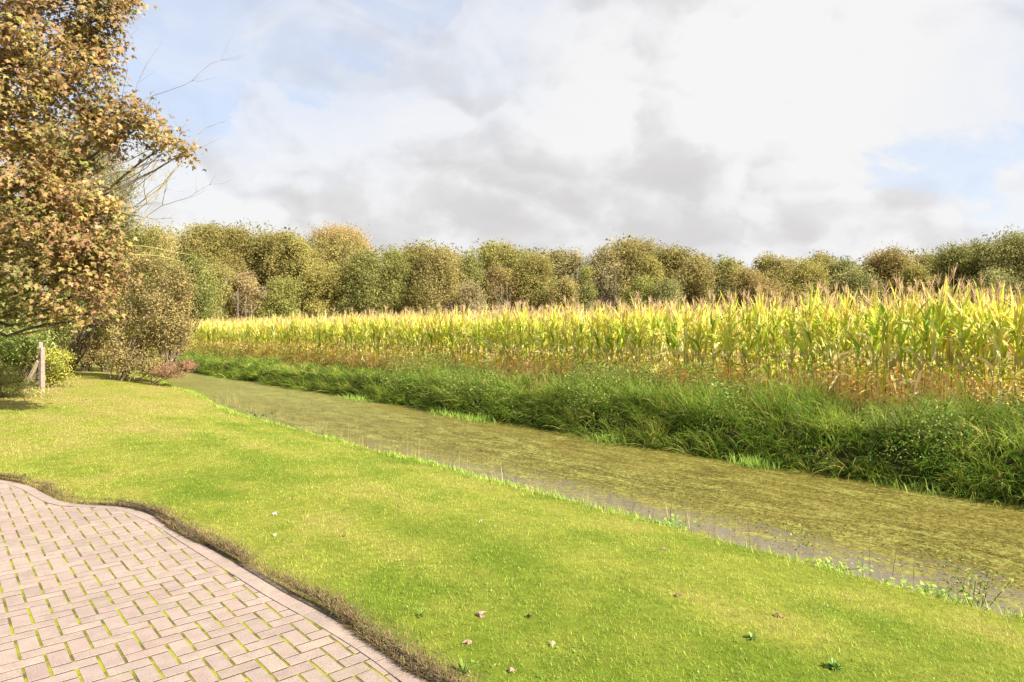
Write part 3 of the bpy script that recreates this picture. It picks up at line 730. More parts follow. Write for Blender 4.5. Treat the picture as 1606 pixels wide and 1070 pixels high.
# ------------------------------------------------------------------ maize
def maize_parts(seed, hi=True, H=None):
    global rng
    keep = rng; rng = np.random.default_rng(900+seed)
    H = H or rng.uniform(2.06, 2.42)
    ns = 8 if hi else 4
    z = np.linspace(0, H, 9); lean = rng.normal(size=2)*.035
    path = np.c_[lean[0]*z+rng.normal(size=9)*.006, lean[1]*z+rng.normal(size=9)*.006, z]
    stalk = MB(); V, Fq, cc = tube(path, np.interp(z, [0, H], [.010, .004]), 6 if hi else 3)
    ck = np.clip(V[:, 2:3]/H, 0, 1); cc = np.array([.34, .19, .09])*(1-ck)+np.array([.46, .42, .12])*ck
    stalk.add(V, Fq, cc)
    nl = 26 if hi else 20; hz = (.08+.74*np.linspace(0, 1, nl)**1.2)*H+rng.normal(size=nl)*.03; az0 = rng.uniform(0, 6.28)
    az = az0+np.arange(nl)*math.pi+rng.normal(size=nl)*.55; f = hz/H
    P = np.c_[np.interp(hz, z, path[:, 0]), np.interp(hz, z, path[:, 1]), hz]
    low = f < .46
    ln = np.where(low, rng.uniform(.38, .68, nl), rng.uniform(.42, .80, nl))*(1-.25*sst(f, .7, 1))
    hang = rng.uniform(0, 1, nl) < .62
    le = np.where(low, np.where(hang, rng.uniform(2.0, 2.85, nl), rng.uniform(.6, 1.4, nl)), rng.uniform(.08, .62, nl)*(1-.45*sst(f, .6, .85)))
    be = np.where(low, np.where(hang, rng.uniform(.0, .5, nl), rng.uniform(.9, 1.9, nl)), rng.uniform(.0, 1.0, nl)**1.6*2.2*(1-.6*sst(f, .6, .85)))
    wd = np.where(low, rng.uniform(.035, .075, nl), rng.uniform(.046, .088, nl)*(1-.3*sst(f, .7, 1)))
    dead = np.array([(.70, .47, .22), (.82, .52, .14), (.86, .74, .50), (.55, .36, .22), (.88, .76, .28), (.78, .62, .42), (.86, .80, .26), (.66, .70, .18), (.84, .70, .44)])
    mid = np.array([(.40, .50, .06), (.31, .44, .05), (.50, .53, .08), (.18, .31, .04), (.66, .66, .36), (.54, .55, .08)])
    top = np.array([(.58, .57, .07), (.47, .54, .07), (.64, .59, .10), (.34, .46, .06), (.64, .57, .22)])
    c = np.empty((nl, 3))
    for i in range(nl):
        r = rng.uniform()
        pal = dead if f[i] < .29+.24*r else (mid if f[i] < .68+.12*rng.normal() else top)
        c[i] = pal[rng.integers(len(pal))]*(1+rng.normal()*.08)
    tip = c*1.05; dr = rng.uniform(0, 1, nl) < .45; tip[dr] = np.array([.50, .40, .17])*(1+rng.normal(size=(dr.sum(), 1))*.1)
    c = np.clip(c, 0, .9); tip = np.clip(tip, 0, .9)
    leaf = MB().add(*strips(P, az, le, be, ln, wd, ns, c, tip, prof='maize', fold=.28 if hi else 0, twist=rng.normal(size=nl)*1.0, face=rng.normal(size=nl)*.35, wave=.012 if hi else 0))
    # tassel: a spike with short ascending side branches
    nb = 11 if hi else 7; b0 = np.array([path[-1]]*nb)+np.c_[np.zeros((nb, 2)), rng.uniform(-.02, .07, nb)]
    az = rng.uniform(0, 6.28, nb); L_ = rng.uniform(.14, .28, nb); L_[0] = .34; le = rng.uniform(.10, .42, nb); le[0] = .02
    tc_ = pick([(.66, .46, .29), (.56, .38, .22), (.74, .58, .34)], nb)
    tas = MB().add(*strips(b0, az, le, rng.uniform(.1, .8, nb)*(np.arange(nb) > 0), L_, np.full(nb, .009 if hi else .012), 3, tc_, tc_))
    if hi: tas.add(*strips(b0, az, le, rng.uniform(.1, .8, nb)*(np.arange(nb) > 0), L_, np.full(nb, .009), 3, tc_, tc_, face=np.full(nb, 1.57)))
    cob = MB()
    if hi:
        for q in range(rng.integers(1, 3)):
            hc = H*rng.uniform(.36, .46); a = rng.uniform(0, 6.28); u = np.linspace(0, 1, 7)
            ax = np.array([math.cos(a)*.35, math.sin(a)*.35, 1]); p0 = np.array([np.interp(hc, z, path[:, 0]), np.interp(hc, z, path[:, 1]), hc])
            pp = p0+ax*(u[:, None]*.23)+np.array([math.cos(a), math.sin(a), 0])*.02
            cob.add(*tube(pp, np.array([.008, .021, .026, .026, .022, .012, .003]), 7, rng.choice([.50, .42])*np.array([1, .92, .26])))
    rng = keep
    return stalk, leaf, tas, cob
ROW0 = 15.0
HIV = 14
templ = [maize_parts(i) for i in range(HIV)]
tmesh = []
for st_, lf, ta_, cb in templ:
    m1 = st_.mesh('stalk'); m1.materials.append(M_STALK); m2 = lf.mesh('leaves'); m2.materials.append(M_MAIZE)
    m3 = ta_.mesh('tassel'); m3.materials.append(M_DRY); m4 = cb.mesh('cob'); m4.materials.append(M_STALK); tmesh.append((m1, m2, m3, m4))
rows = []
for r in range(9):
    tt = np.arange(-9+rng.uniform(0, .1), 92, .145)+rng.normal(size=len(np.arange(-9, 92, .145))+0)[:len(np.arange(-9+0.0, 92, .145))]*.03 if False else None
    tt = np.arange(-9, 92, .152); tt = tt+rng.normal(size=len(tt))*.035; sr = ROW0+.75*r+far_in(tt)*.5*0+rng.normal(size=len(tt))*.06
    x, y = st2xy(sr, tt); rows.append(np.c_[x, y, sr, tt, np.full(len(tt), r)])
rows = np.concatenate(rows)
vis = seen(rows[:, 0], rows[:, 1], 1, 260) & (rng.uniform(0, 1, len(rows)) > .05); rows = rows[vis]
px = CX+F_PX*rows[:, 0]/rows[:, 1]; inframe = (px > 0) & (px < 1620)
score = rows[:, 1]+rows[:, 4]*9.0+np.where(inframe, 0, 1e3)
order = np.argsort(score); ind = order[:300]; rest = order[300:]
def zrow(s_, t_): return float(ground_z(np.array(s_), np.array(t_)))-.01
MG = 'maize plants standing along the near side of the field'
ML = 'tall maize plant with yellow-green upper leaves and withered orange-brown lower leaves, one of the front of the field beyond the ditch'
ML = 'tall maize plant, yellow-green above and withered brown below, at the front of the field'
for q, i in enumerate(ind):
    x, y, s_, t_, r = rows[i]
    e_ = thing('maize_plant', (x, y, zrow(s_, t_)), ML, 'maize plant', MG, rng.uniform(0, 6.28))
    sc = rng.uniform(.93, 1.10)*(1+.06*max(0., min(1., (10-t_)/8))); e_.scale = (sc, sc, sc)
    ms_ = tmesh[rng.integers(HIV)]
    for nm, me in zip(('stalk', 'leaves', 'tassel', 'cob'), ms_):
        o_ = bpy.data.objects.new(nm, me); C.objects.link(o_); o_.parent = e_
lows = [maize_parts(50+i, False) for i in range(16)]
flat_ = []
for st_, lf, ta_, cb in lows:
    m_ = MB(); m_.merge(st_); m_.merge(lf); m_.merge(ta_)
    flat_.append((np.concatenate(m_.V), np.concatenate(m_.F), np.concatenate(m_.Cc)))
mb = MB(); R = rows[rest]
keep = (R[:, 4] < 5) | (rng.uniform(0, 1, len(R)) < .55); R = R[keep]
var = rng.integers(16, size=len(R)); an = rng.uniform(0, 6.283, len(R)); sc = rng.uniform(.92, 1.12, len(R)); gz = ground_z(R[:, 2], R[:, 3])
for v_ in range(16):
    i = np.where(var == v_)[0]; V0, F0, C0 = flat_[v_]
    ca, sa_ = np.cos(an[i])[:, None], np.sin(an[i])[:, None]; k = sc[i][:, None]
    VX = (V0[None, :, 0]*ca-V0[None, :, 1]*sa_)*k+R[i, 0][:, None]; VY = (V0[None, :, 0]*sa_+V0[None, :, 1]*ca)*k+R[i, 1][:, None]; VZ = V0[None, :, 2]*k+gz[i][:, None]
    mb.add(np.stack([VX, VY, VZ], -1).reshape(-1, 3), (F0[None]+(np.arange(len(i))*len(V0))[:, None, None]).reshape(-1, 4), np.tile(C0, (len(i), 1))*np.repeat(rng.uniform(.85, 1.15, len(i)), len(V0))[:, None])
tag(mb.build('maize_field', M_MAIZE), 'dense yellowing maize crop filling the field behind its front plants', 'maize crop', kind='stuff')
print('maize rest', len(R))

# ------------------------------------------------------------------ far wood: single trees
OLIVE = [(.12, .125, .045), (.15, .15, .055), (.18, .17, .07), (.09, .10, .035)]
BROWNOL = [(.15, .135, .055), (.18, .155, .065), (.12, .115, .045), (.11, .12, .036)]
GREEN = [(.085, .12, .038), (.11, .145, .05), (.065, .09, .03), (.135, .165, .058)]
MIDG = [(.125, .165, .045), (.155, .19, .055), (.10, .13, .038)]
YELG = [(.18, .185, .06), (.22, .215, .075), (.15, .16, .05)]
PALEG = [(.24, .22, .11), (.28, .25, .14), (.20, .19, .09)]
GREYT = [(.20, .185, .13), (.17, .16, .105), (.24, .22, .16), (.14, .14, .075)]
REDD = [(.17, .125, .065), (.20, .15, .08), (.15, .125, .05), (.13, .12, .05)]
ORNG = [(.27, .20, .12), (.23, .19, .09), (.20, .18, .08), (.30, .23, .15)]
DARK = [(.05, .075, .022), (.075, .10, .03), (.09, .11, .04), (.11, .14, .045)]
GREYG = [(.14, .18, .08), (.19, .22, .11), (.10, .13, .055)]
TAN = [(.165, .155, .07), (.14, .14, .055), (.20, .18, .095)]
def wood_tree(x, top, hw, Y, pal, label, style='full', base=None, kind='tree', leaf=.21, dens=1.0, bark=(.16, .13, .09)):
    leaf = min(leaf, .20); pal = [tuple(.55*np.array(q)+.45*np.array((.155, .15, .062))) for q in pal]; p = W(x, top+4, Y); H = p[2]-.12; R_ = 1.14*hw/F_PX*Y
    root = thing({'tree': 'broadleaf_tree', 'twiggy': 'bare_tree', 'bush': 'leafy_bush'}.get(kind, kind), (p[0], Y, .1), label, 'bush' if kind == 'bush' else 'tree')
    lo = .10 if style == 'full' else (.42 if style == 'stem' else .05)
    # crown envelope: stacked clumps inside a domed outline
    nb = max(20, int(84*(R_/4.0)*(H*(1-lo)/11)))
    cs_ = []
    for i in range(nb):
        v = ((i+rng.uniform(0, 1))/nb)**.85; zz = H*(lo+(1-lo)*v)
        env = {'full': (1-(max(0, v-.35)/.68)**2.3)**.5 if v < 1.02 else .1, 'stem': math.sin(math.pi*(.12+.80*v))**.6, 'bush': (1-v**2.2)**.5}[style if style in ('full', 'stem') else 'bush']
        a = rng.uniform(0, 6.283); rr = R_*env*math.sqrt(rng.uniform(.02, .75))
        br = rng.uniform(.15, .27)*R_*1.1+.36; rr *= 1+.16*math.sin(a*3+H*7)+.10*rng.normal()
        cs_.append((np.array([math.cos(a)*rr, math.sin(a)*rr, min(zz, H-br*.55)]), br))
    cs_.append((np.array([rng.normal()*.2*R_, 0, H-.22*R_-.25]), .26*R_+.25))
    crown = MB(); trunk = MB()
    th = H*(.80 if style == 'stem' else .6); bend_ = rng.normal(size=2)*.35
    tp = crooked((0, 0, 0), (bend_[0], bend_[1], th), 8, .018); r0 = .10+.013*H
    trunk.add(*tube(tp, np.linspace(r0, r0*.3, 8), 6, bark))
    for c_, br in cs_[::2] if style != 'stem' else cs_:
        k = int(np.clip(c_[2]/th*.55*7, 1, 6)); trunk.add(*tube(crooked(tp[k], c_, 5, .06), np.linspace(r0*.38, .02, 5), 4, bark))
    for c_, br in cs_:
        n = int(95*br*br/(leaf*leaf)*.16*dens)+16
        P, nn = ell(c_, (br*.9, br, br*1.1), n, .15); nn = nn*.45+rng.normal(size=nn.shape)*.5+np.array([.1, -.3, .45])
        P += rng.normal(size=P.shape)*br*.34
        tone = (1+rng.normal()*.11)
        col_ = pick(pal, n, jit=.12)*.5+np.array(pal[rng.integers(len(pal))])*.5
        crown.merge(clumps(P, nn, rng.uniform(.6, 1.25, n)*leaf, col_*tone, 2))
    # loose sprays beyond the skin make the outline uneven
    for c_, br in cs_:
        if rng.uniform() < .3:
            n = 10; P, nn = ell(c_, (br*1.1, br*1.1, br*1.12), n, .8); crown.merge(clumps(P, nn, np.full(n, leaf*.7), pick(pal, n), 2))
    if style == 'stem':
        for q in range(5):
            a = rng.uniform(0, 6.28); b0 = np.array([math.cos(a)*R_*.35, -abs(math.sin(a))*R_*.8, 0]); trunk.add(*tube(crooked(b0, b0*1.5+np.array([0, 0, H*rng.uniform(.6, .85)]), 7, .02), np.linspace(.085, .025, 7), 5, np.array(bark)*rng.uniform(.45, .8)))
        # fine upswept twigs
        tw_, ti = [], 0
        for c_, br in cs_:
            for q in range(9):
                e_ = c_+unit(rng.normal(size=3)+np.array([0, 0, .9]))*br*rng.uniform(.8, 1.5)
                trunk.add(*tube(crooked(c_-np.array([0, 0, br*.7]), e_, 4, .06), np.array([.03, .022, .015, .008]), 3, np.array(bark)*1.25))
    trunk.build('trunk', M_BARK, root)
    crown.build('crown', M_LEAF, root)
    return root
T_ = wood_tree
TOPX = [150, 232, 300, 322, 370, 445, 480, 535, 585, 655, 700, 778, 822, 890, 922, 950, 988, 1050, 1100, 1140, 1172, 1207, 1264, 1343, 1392, 1455, 1497, 1540, 1588, 1700, 1900]
TOPY = [372, 372, 366, 360, 364, 368, 382, 384, 394, 390, 398, 390, 398, 404, 420, 394, 387, 396, 405, 410, 422, 416, 412, 414, 402, 404, 394, 386, 374, 380, 380]
GB = (.33, .29, .22)
T_(232, 366, 48, 78, PALEG, 'pale hazy brown tree between the green near trees and the start of the wood', 'stem', dens=.8, bark=GB)
T_(285, 372, 30, 84, GREYT, 'thin greyish treetop just left of the olive start of the wood', 'stem', dens=.6, bark=GB)
T_(322, 357, 38, 82, OLIVE, 'tall olive-brown tree forming the first high crest at the left of the wood')
T_(366, 361, 34, 84, BROWNOL, 'olive-brown tree with a broad flat top beside the first high crest')
T_(346, 415, 22, 74, YELG, 'slender yellowish birch with a long pale trunk showing above the maize', 'stem', leaf=.22, dens=1.0, bark=(.40, .36, .28))
T_(388, 428, 22, 74, [(.24, .18, .13), (.22, .17, .11), (.18, .16, .085)], 'small pinkish-brown tree with a white slender trunk in front of the olive trees', 'stem', leaf=.2, bark=(.42, .37, .30))
T_(409, 372, 34, 85, OLIVE, 'dull olive tree behind the small pinkish one')
T_(445, 366, 30, 83, BROWNOL, 'tall olive-brown tree with a notched top left of the orange dome')
T_(474, 376, 26, 82, YELG, 'yellowish olive tree at the left foot of the orange-brown dome')
T_(300, 420, 42, 66, MIDG, 'green bushy tree standing forward at the left end of the maize', 'full', leaf=.24)
T_(535, 366, 54, 98, ORNG, 'high orange-brown dome of a tree rising behind the left part of the wood', leaf=.30)
T_(497, 390, 26, 92, REDD, 'reddish-brown crown half hidden at the left side of the orange dome')
T_(512, 418, 38, 80, YELG, 'low yellow-green tree below the orange-brown dome', leaf=.26)
T_(442, 440, 34, 76, MIDG, 'small green understorey tree at the maize line under the notched olive tree', leaf=.24)
T_(572, 397, 34, 79, GREEN, 'dark green leafy tree with dense foliage down to the maize, right of the orange dome')
T_(618, 394, 28, 80, MIDG, 'fresh green tree pressed against the right side of the dark green one')
T_(655, 389, 34, 84, BROWNOL, 'brown-olive tree with a ragged top right of the two green trees')
T_(692, 396, 44, 80, TAN, 'wide tan-olive tree with a rounded face left of the grey-green tree')
T_(733, 402, 24, 82, GREEN, 'narrow grey-green tree between the wide tan tree and the yellow-green dome')
T_(738, 445, 24, 76, GREYT, 'low twiggy grey shrub at the maize line below the narrow grey-green tree', 'stem', dens=.7, leaf=.22, bark=GB)
T_(778, 387, 40, 90, YELG, 'yellow-green domed tree highest in the middle left of the wood')
T_(787, 420, 24, 79, REDD, 'brown-leaved tree with a light trunk in front of the yellow-green dome', 'stem', bark=GB)
T_(822, 393, 20, 92, GREYG, 'thin grey-green treetop poking up right of the yellow-green dome', 'stem', dens=.7)
T_(845, 404, 38, 80, OLIVE, 'broad grey-olive tree just right of the brown one with the light trunk')
T_(868, 396, 26, 88, BROWNOL, 'olive-brown top behind the broad grey-olive tree')
T_(893, 395, 30, 86, GREYT, 'pale bare-looking tree with whitish limbs at the dip in the wood', 'stem', dens=.6, leaf=.2, bark=(.48, .43, .36))
T_(888, 440, 30, 76, TAN, 'low brownish tree beneath the pale bare-looking one', leaf=.24)
T_(922, 418, 14, 77, MIDG, 'narrow bright green tree at the dip before the large grey dome', leaf=.22)
T_(950, 391, 30, 86, GREYT, 'left half of the large greyish crown mass, twiggy with pale bare stems', 'stem', dens=.9, leaf=.22, bark=(.45, .40, .34))
T_(988, 384, 42, 88, TAN, 'highest grey-olive dome in the middle of the wood with bare stems below', 'stem', dens=1.3, leaf=.24, bark=(.42, .37, .31))
T_(1020, 402, 20, 80, YELG, 'green-yellow crown set into the right of the highest grey dome')
T_(1006, 436, 26, 75, MIDG, 'green tree with a slim trunk below the highest grey dome', leaf=.24)
T_(1052, 393, 34, 86, BROWNOL, 'brown-olive dome on the right shoulder of the large grey crown')
T_(1048, 440, 26, 74, GREYG, 'round grey-green bush-like tree at the maize line under the brown-olive shoulder', leaf=.24)
T_(1098, 404, 34, 79, TAN, 'stout tan-olive tree with layered boughs left of the deep green one')
T_(1134, 408, 26, 79, GREEN, 'deep green rounded tree right of the stout layered tan one')
T_(1158, 412, 20, 90, PALEG, 'faint pale treetop behind the deep green rounded tree', 'stem', dens=.6, bark=GB)
T_(1172, 424, 32, 78, REDD, 'low reddish-brown tree right of the deep green one')
T_(1207, 398, 20, 82, YELG, 'airy yellowish treetop standing up alone right of the lowest part of the wood', 'stem', leaf=.24)
T_(1236, 404, 18, 82, PALEG, 'small pale yellow crown next to the airy yellowish one', 'stem', leaf=.24)
T_(1206, 440, 32, 74, REDD, 'grey-brown low tree under the airy yellowish treetop')
T_(1264, 413, 36, 76, YELG, 'soft yellow-olive rounded tree with drooping foliage')
T_(1283, 400, 28, 82, OLIVE, 'dark-topped olive crown behind the soft yellow-olive tree')
T_(1320, 410, 28, 79, GREEN, 'medium green tree left of the pale willow dome')
T_(1343, 424, 30, 68, GREYG, 'pale grey-green willow dome in front of the reddish oak', leaf=.2)
T_(1392, 400, 46, 80, REDD, 'wide reddish-brown oak on the right part of the wood')
T_(1432, 418, 26, 74, YELG, 'yellow-green tree overlapping the right side of the reddish oak')
T_(1455, 402, 28, 82, OLIVE, 'flat-topped olive tree between the reddish oak and the dark right-hand trees')
T_(1497, 391, 38, 74, DARK, 'dark green tree with uneven leafy top at the start of the rise on the right')
T_(1538, 384, 34, 74, DARK, 'tall dark green tree behind the spiky grey-green willow top')
T_(1588, 372, 44, 70, GREYG, 'tallest grey-green willow with a spiky top near the right side of the picture', leaf=.26)
T_(1553, 425, 28, 60, GREYG, 'small grey-green willow showing just over the tall maize on the right', leaf=.2)
T_(1655, 378, 50, 72, DARK, 'dark tree cut by the right side of the picture')
# the depth of the wood and its undergrowth
mb = MB(); n = 80000
px = rng.uniform(150, 1950, n); Yd = rng.uniform(83, 104, n)
topl = np.interp(px, TOPX, TOPY)+4+13*(fbm(px/40, px*0, 5)-.5)
zt = CAMH+(HY-topl)/F_PX*96; z = rng.uniform(0, 1, n)**.75*zt
c = pick(OLIVE+DARK+BROWNOL, n)*(.75+.5*fbm(px/35, z*.35, 6))[:, None]
P = np.c_[(px-CX)/F_PX*Yd, Yd, z]
mb.merge(clumps(P, unit(rng.normal(size=(n, 3))*.7+np.array([.4, -.6, .45])), rng.uniform(.2, .42, n), c, 2))
tag(mb.build('woods', M_LEAF), 'deeper mass of the wood seen between its front trees', 'wood', kind='stuff')
mb = MB(); n = 9000
px = rng.uniform(230, 1950, n); Yd = rng.uniform(68, 84, n); z = rng.uniform(.1, 1, n)**1.2*(1.9+1.9*fbm(px/26, px*0+3, 8))
c = pick(GREEN+OLIVE+TAN+REDD, n)*(.8+.4*fbm(px/14, z*.5, 16))[:, None]
mb.merge(clumps(np.c_[(px-CX)/F_PX*Yd, Yd, z], np.tile([.2, -1., .6], (n, 1)), rng.uniform(.2, .42, n), c, 2))
tag(mb.build('undergrowth', M_LEAF), 'shrubby undergrowth along the foot of the wood behind the maize', 'undergrowth', kind='stuff')

# ------------------------------------------------------------------ left side: near trees and shrubs
def gz(x, y): return float(ground_at(np.array(x), np.array(y)))
def shrub(name, label, cat, blobs, Y, leafsize, pal, count, base_px, stems=7, mat=None, shape='quad', depth=1.0, asp=.5, clumpn=26, stemcol=(.16, .12, .08), up=.35, lean=0.0, stemr=.02, twigs=0, shell=.45, cw=None):
    """blobs: (px, py, rx px, ry px[, dY]); leaves sit in small tufts so that the mass shows gaps"""
    mat = mat or M_NEAR
    bx, by = W(base_px, 500, Y)[:2]; bz = gz(bx, by)-.03
    root = thing(name, (bx, by, bz), label, cat); O = np.array([bx, by, bz])
    crown = MB(); stem = MB(); tot = sum(b[2]*b[3] for b in blobs)
    sub = []
    for bl in blobs:
        d5 = bl[4] if len(bl) > 4 else 0
        for q in range(5):
            a = rng.uniform(0, 6.283); m = rng.uniform(.25, .75); f_ = rng.uniform(.35, .72)
            sub.append((bl[0]+math.cos(a)*m*bl[2], bl[1]+math.sin(a)*m*bl[3], bl[2]*f_, bl[3]*f_*rng.uniform(.8, 1.2), d5+rng.normal()*.012*bl[2]))
    blobs = sub; tot = sum(b[2]*b[3] for b in blobs)
    for bl in blobs:
        dY = bl[4] if len(bl) > 4 else 0
        c = W(bl[0], bl[1], Y+dY)-O; r = np.array([bl[2], 0, bl[3]])/F_PX*(Y+dY); r[1] = depth*(r[0]+r[2])/2
        n = int(count*bl[2]*bl[3]/tot); k = max(6, n//clumpn)
        Pc, nc = ell(c, r, k, shell)
        cr_ = rng.uniform(.10, .20, k)*min(r[0], r[2])*1.3+leafsize*.8
        tone = (1+rng.normal(size=k)*.16); hue = pick(pal, k, cw, .05)
        i = rng.integers(k, size=n)
        P = Pc[i]+rng.normal(size=(n, 3))*cr_[i][:, None]*np.array([1, 1, .75])
        nn = nc[i]*.8+rng.normal(size=(n, 3))*.6+np.array([0, 0, up])
        col_ = (pick(pal, n, cw, .10)*.45+hue[i]*.55)*tone[i][:, None]
        keepz = P[:, 2] > .02; P, nn, col_ = P[keepz], nn[keepz], np.clip(col_[keepz], .004, .9); n = len(P)
        sz = rng.uniform(.6, 1.25, n)*leafsize
        if shape == 'quad': crown.add(*leafquads(P, nn, sz, asp, col_))
        elif shape == 'lobed': crown.add(*lobed(P, nn, sz, col_))
        elif shape == 'blade':
            crown.add(*strips(P, rng.uniform(0, 6.28, n), rng.uniform(.5, 1.6, n), rng.uniform(0, .8, n), sz, sz*asp, 3, col_, col_*1.05, prof='ell'))
        for q in range(stems):
            if rng.uniform() > .16: continue
            j = rng.integers(k); b0 = np.array([rng.normal()*.18*r[0]*.5+lean*0, rng.normal()*.1, 0])
            stem.add(*tube(crooked(b0, Pc[j], 8, .035, .05), np.linspace(stemr, stemr*.25, 8), 5, stemcol))
        for q in range(twigs):
            if rng.uniform() > .3: continue
            j = rng.integers(k); e_ = Pc[j]+nc[j]*rng.uniform(.1, .35)*r[0]+np.array([0, 0, .1])
            stem.add(*tube(crooked(Pc[j]-nc[j]*.5*r[0], e_, 5, .05), np.linspace(stemr*.4, stemr*.12, 5), 3, stemcol))
    stem.build('stems', M_BARK, root)
    crown.build('crown', mat, root)
    return root

# far back filler trees along the left
T_(-60, 300, 90, 44, GREEN, 'dark green tree behind the autumn maple, cut by the left side of the picture', leaf=.16, dens=1.0)
T_(55, 330, 75, 42, OLIVE, 'olive tree seen through the lower gaps of the autumn maple', leaf=.15, dens=1.0)
shrub('leafy_tree', 'tall yellow-green leafy tree behind the bare forked twigs', 'tree',
      [(165, 315, 50, 60), (130, 230, 44, 60), (195, 370, 46, 42), (90, 300, 60, 80), (225, 400, 36, 34), (120, 400, 70, 50), (180, 420, 44, 36)], 30, .11,
      [(.12, .15, .04), (.17, .19, .055), (.09, .12, .03), (.22, .21, .08)], 42000, 110, 2, stemr=.04, clumpn=40, shell=.35)
shrub('leafy_tree', 'mid green leafy tree standing left of the maize and behind the leaning shrub', 'tree',
      [(262, 420, 42, 44), (292, 455, 36, 36), (225, 440, 40, 50), (300, 418, 18, 20), (250, 480, 52, 36), (315, 480, 22, 18)], 36, .12,
      [(.10, .14, .04), (.14, .18, .05), (.08, .11, .03), (.19, .20, .07)], 26000, 262, 6, stemr=.06, clumpn=34)
shrub('leafy_tree', 'dull olive tree between the maple foliage and the leaning shrub', 'tree',
      [(175, 440, 50, 40), (215, 470, 40, 36), (130, 470, 40, 40), (185, 500, 50, 34), (170, 548, 34, 34), (140, 520, 34, 30)], 33, .10,
      [(.12, .135, .04), (.16, .16, .055), (.08, .10, .03)], 30000, 165, 3, stemr=.03, clumpn=34)
shrub('leaning_shrub', 'big brownish-olive shrub leaning out over the ditch on pale slanting stems', 'shrub',
      [(232, 450, 46, 40), (262, 495, 40, 44), (215, 510, 44, 40), (268, 540, 34, 36), (238, 560, 40, 30), (190, 545, 26, 36), (285, 470, 20, 40), (195, 460, 34, 44), (180, 420, 30, 30), (240, 415, 30, 26), (290, 440, 16, 20)], 27.5, .095,
      [(.19, .165, .075), (.23, .195, .09), (.15, .155, .055), (.27, .23, .11), (.10, .11, .035), (.22, .23, .08)], 36000, 192, 2, stemcol=(.30, .24, .17), stemr=.03, clumpn=15, shell=.15, twigs=6, up=.2)
shrub('leaning_shrub', 'low russet shrub lobe hanging just over the duckweed at the ditch bend', 'shrub',
      [(272, 577, 32, 12), (250, 585, 30, 9), (292, 572, 14, 10)], 26.5, .055,
      [(.22, .15, .09), (.26, .185, .115), (.16, .12, .065)], 6000, 238, 4, stemcol=(.20, .14, .09), stemr=.02, clumpn=18, shell=.2, twigs=14)
# the pale slanting stems in front of it
root = [o_ for o_ in bpy.data.objects if o_.name == 'leaning_shrub'][0]
sb = MB(); O = np.array(root.location)
for (x0, y0, x1, y1, dy) in ((172, 588, 180, 548, -.3), (177, 590, 206, 534, -.5), (183, 592, 212, 545, -.6), (188, 592, 222, 556, -.7), (200, 594, 222, 560, -.8), (180, 590, 196, 540, -.2), (210, 594, 250, 566, -.5), (188, 592, 222, 530, -.3)):
    a = W(x0, y0, 27.5+dy)-O; b_ = W(x1, y1, 27.5+dy*1.6)-O; a[2] = -.05
    sb.add(*tube(crooked(a, b_, 7, .03), np.linspace(.032, .014, 7), 6, np.array((.42, .34, .24))*rng.uniform(.7, 1.1)))
sb.build('stems', M_BARK, root)
shrub('olive_bush', 'dull olive bush with a dark foot at the far end of the lawn', 'bush',
      [(135, 530, 32, 36), (105, 515, 26, 40), (158, 545, 22, 30), (128, 560, 34, 18), (150, 505, 24, 26), (118, 480, 34, 30), (150, 468, 26, 26)], 32, .085,
      [(.19, .18, .065), (.23, .20, .09), (.14, .14, .045), (.27, .25, .12)], 21000, 135, 6, clumpn=26)
shrub('leafy_bush', 'dense mid green bush filling the left behind the wooden post', 'bush',
      [(40, 480, 60, 40), (90, 490, 34, 40), (-20, 500, 50, 50), (75, 530, 40, 34), (20, 530, 50, 34), (110, 470, 26, 30)], 26, .10,
      [(.12, .165, .045), (.155, .205, .06), (.09, .12, .035), (.20, .23, .08)], 21000, 50, 6, clumpn=26)
shrub('laurel_bush', 'laurel bush with long glossy light green leaves left of the wooden post', 'bush',
      [(20, 545, 44, 34), (60, 535, 26, 30), (-20, 560, 34, 34), (30, 574, 18, 20, .5)], 23.2, .21,
      [(.16, .235, .06), (.23, .31, .10), (.11, .165, .04)], 3600, 30, 6, shape='blade', asp=.24, clumpn=14)
shrub('yellow_leaved_shrub', 'small shrub with yellow leaves at the right of the wooden post', 'shrub',
      [(88, 568, 18, 22), (80, 590, 20, 16), (100, 585, 14, 12), (72, 560, 10, 20)], 22.6, .075,
      [(.40, .40, .05), (.28, .32, .06), (.16, .22, .05), (.12, .17, .04)], 3600, 84, 6, clumpn=16, cw=[.2, .25, .3, .25])
shrub('juniper_bush', 'low dark green feathery bush at the left side of the lawn', 'bush',
      [(10, 600, 36, 22), (-30, 602, 40, 30), (30, 608, 16, 14), (-70, 600, 50, 40), (14, 622, 26, 9)], 18.9, .06,
      [(.075, .10, .02), (.10, .13, .028), (.055, .075, .018), (.14, .14, .04)], 24000, 0, 4, asp=.22, clumpn=30, up=.7, shell=.6)
# dry litter under the bushes
n = 5200; px_ = rng.uniform(-60, 130, n); py_ = rng.uniform(592, 640, n)-.0; Yd = CAMH*F_PX/(py_-HY)*1.02
x = (px_-CX)/F_PX*Yd; y = Yd; k = sst(np.abs(px_-55-(py_-612)*-1.5), 70, 10)*sst(py_, 640, 606)
keep = rng.uniform(0, 1, n) < k; x, y = x[keep], y[keep]; n = len(x)
c = pick([(.46, .34, .18), (.36, .24, .12), (.24, .15, .08), (.50, .42, .22)], n)
tag(MB().add(*strips(np.c_[x, y, ground_at(x, y)+.01], rng.uniform(0, 6.28, n), rng.uniform(.7, 1.5, n), rng.uniform(0, .5, n), rng.uniform(.08, .2, n), rng.uniform(.01, .02, n), 3, c, c)).build('dry_litter', M_DRY),
    'straw-coloured dry grass litter round the foot of the wooden post', 'dry grass', kind='stuff')

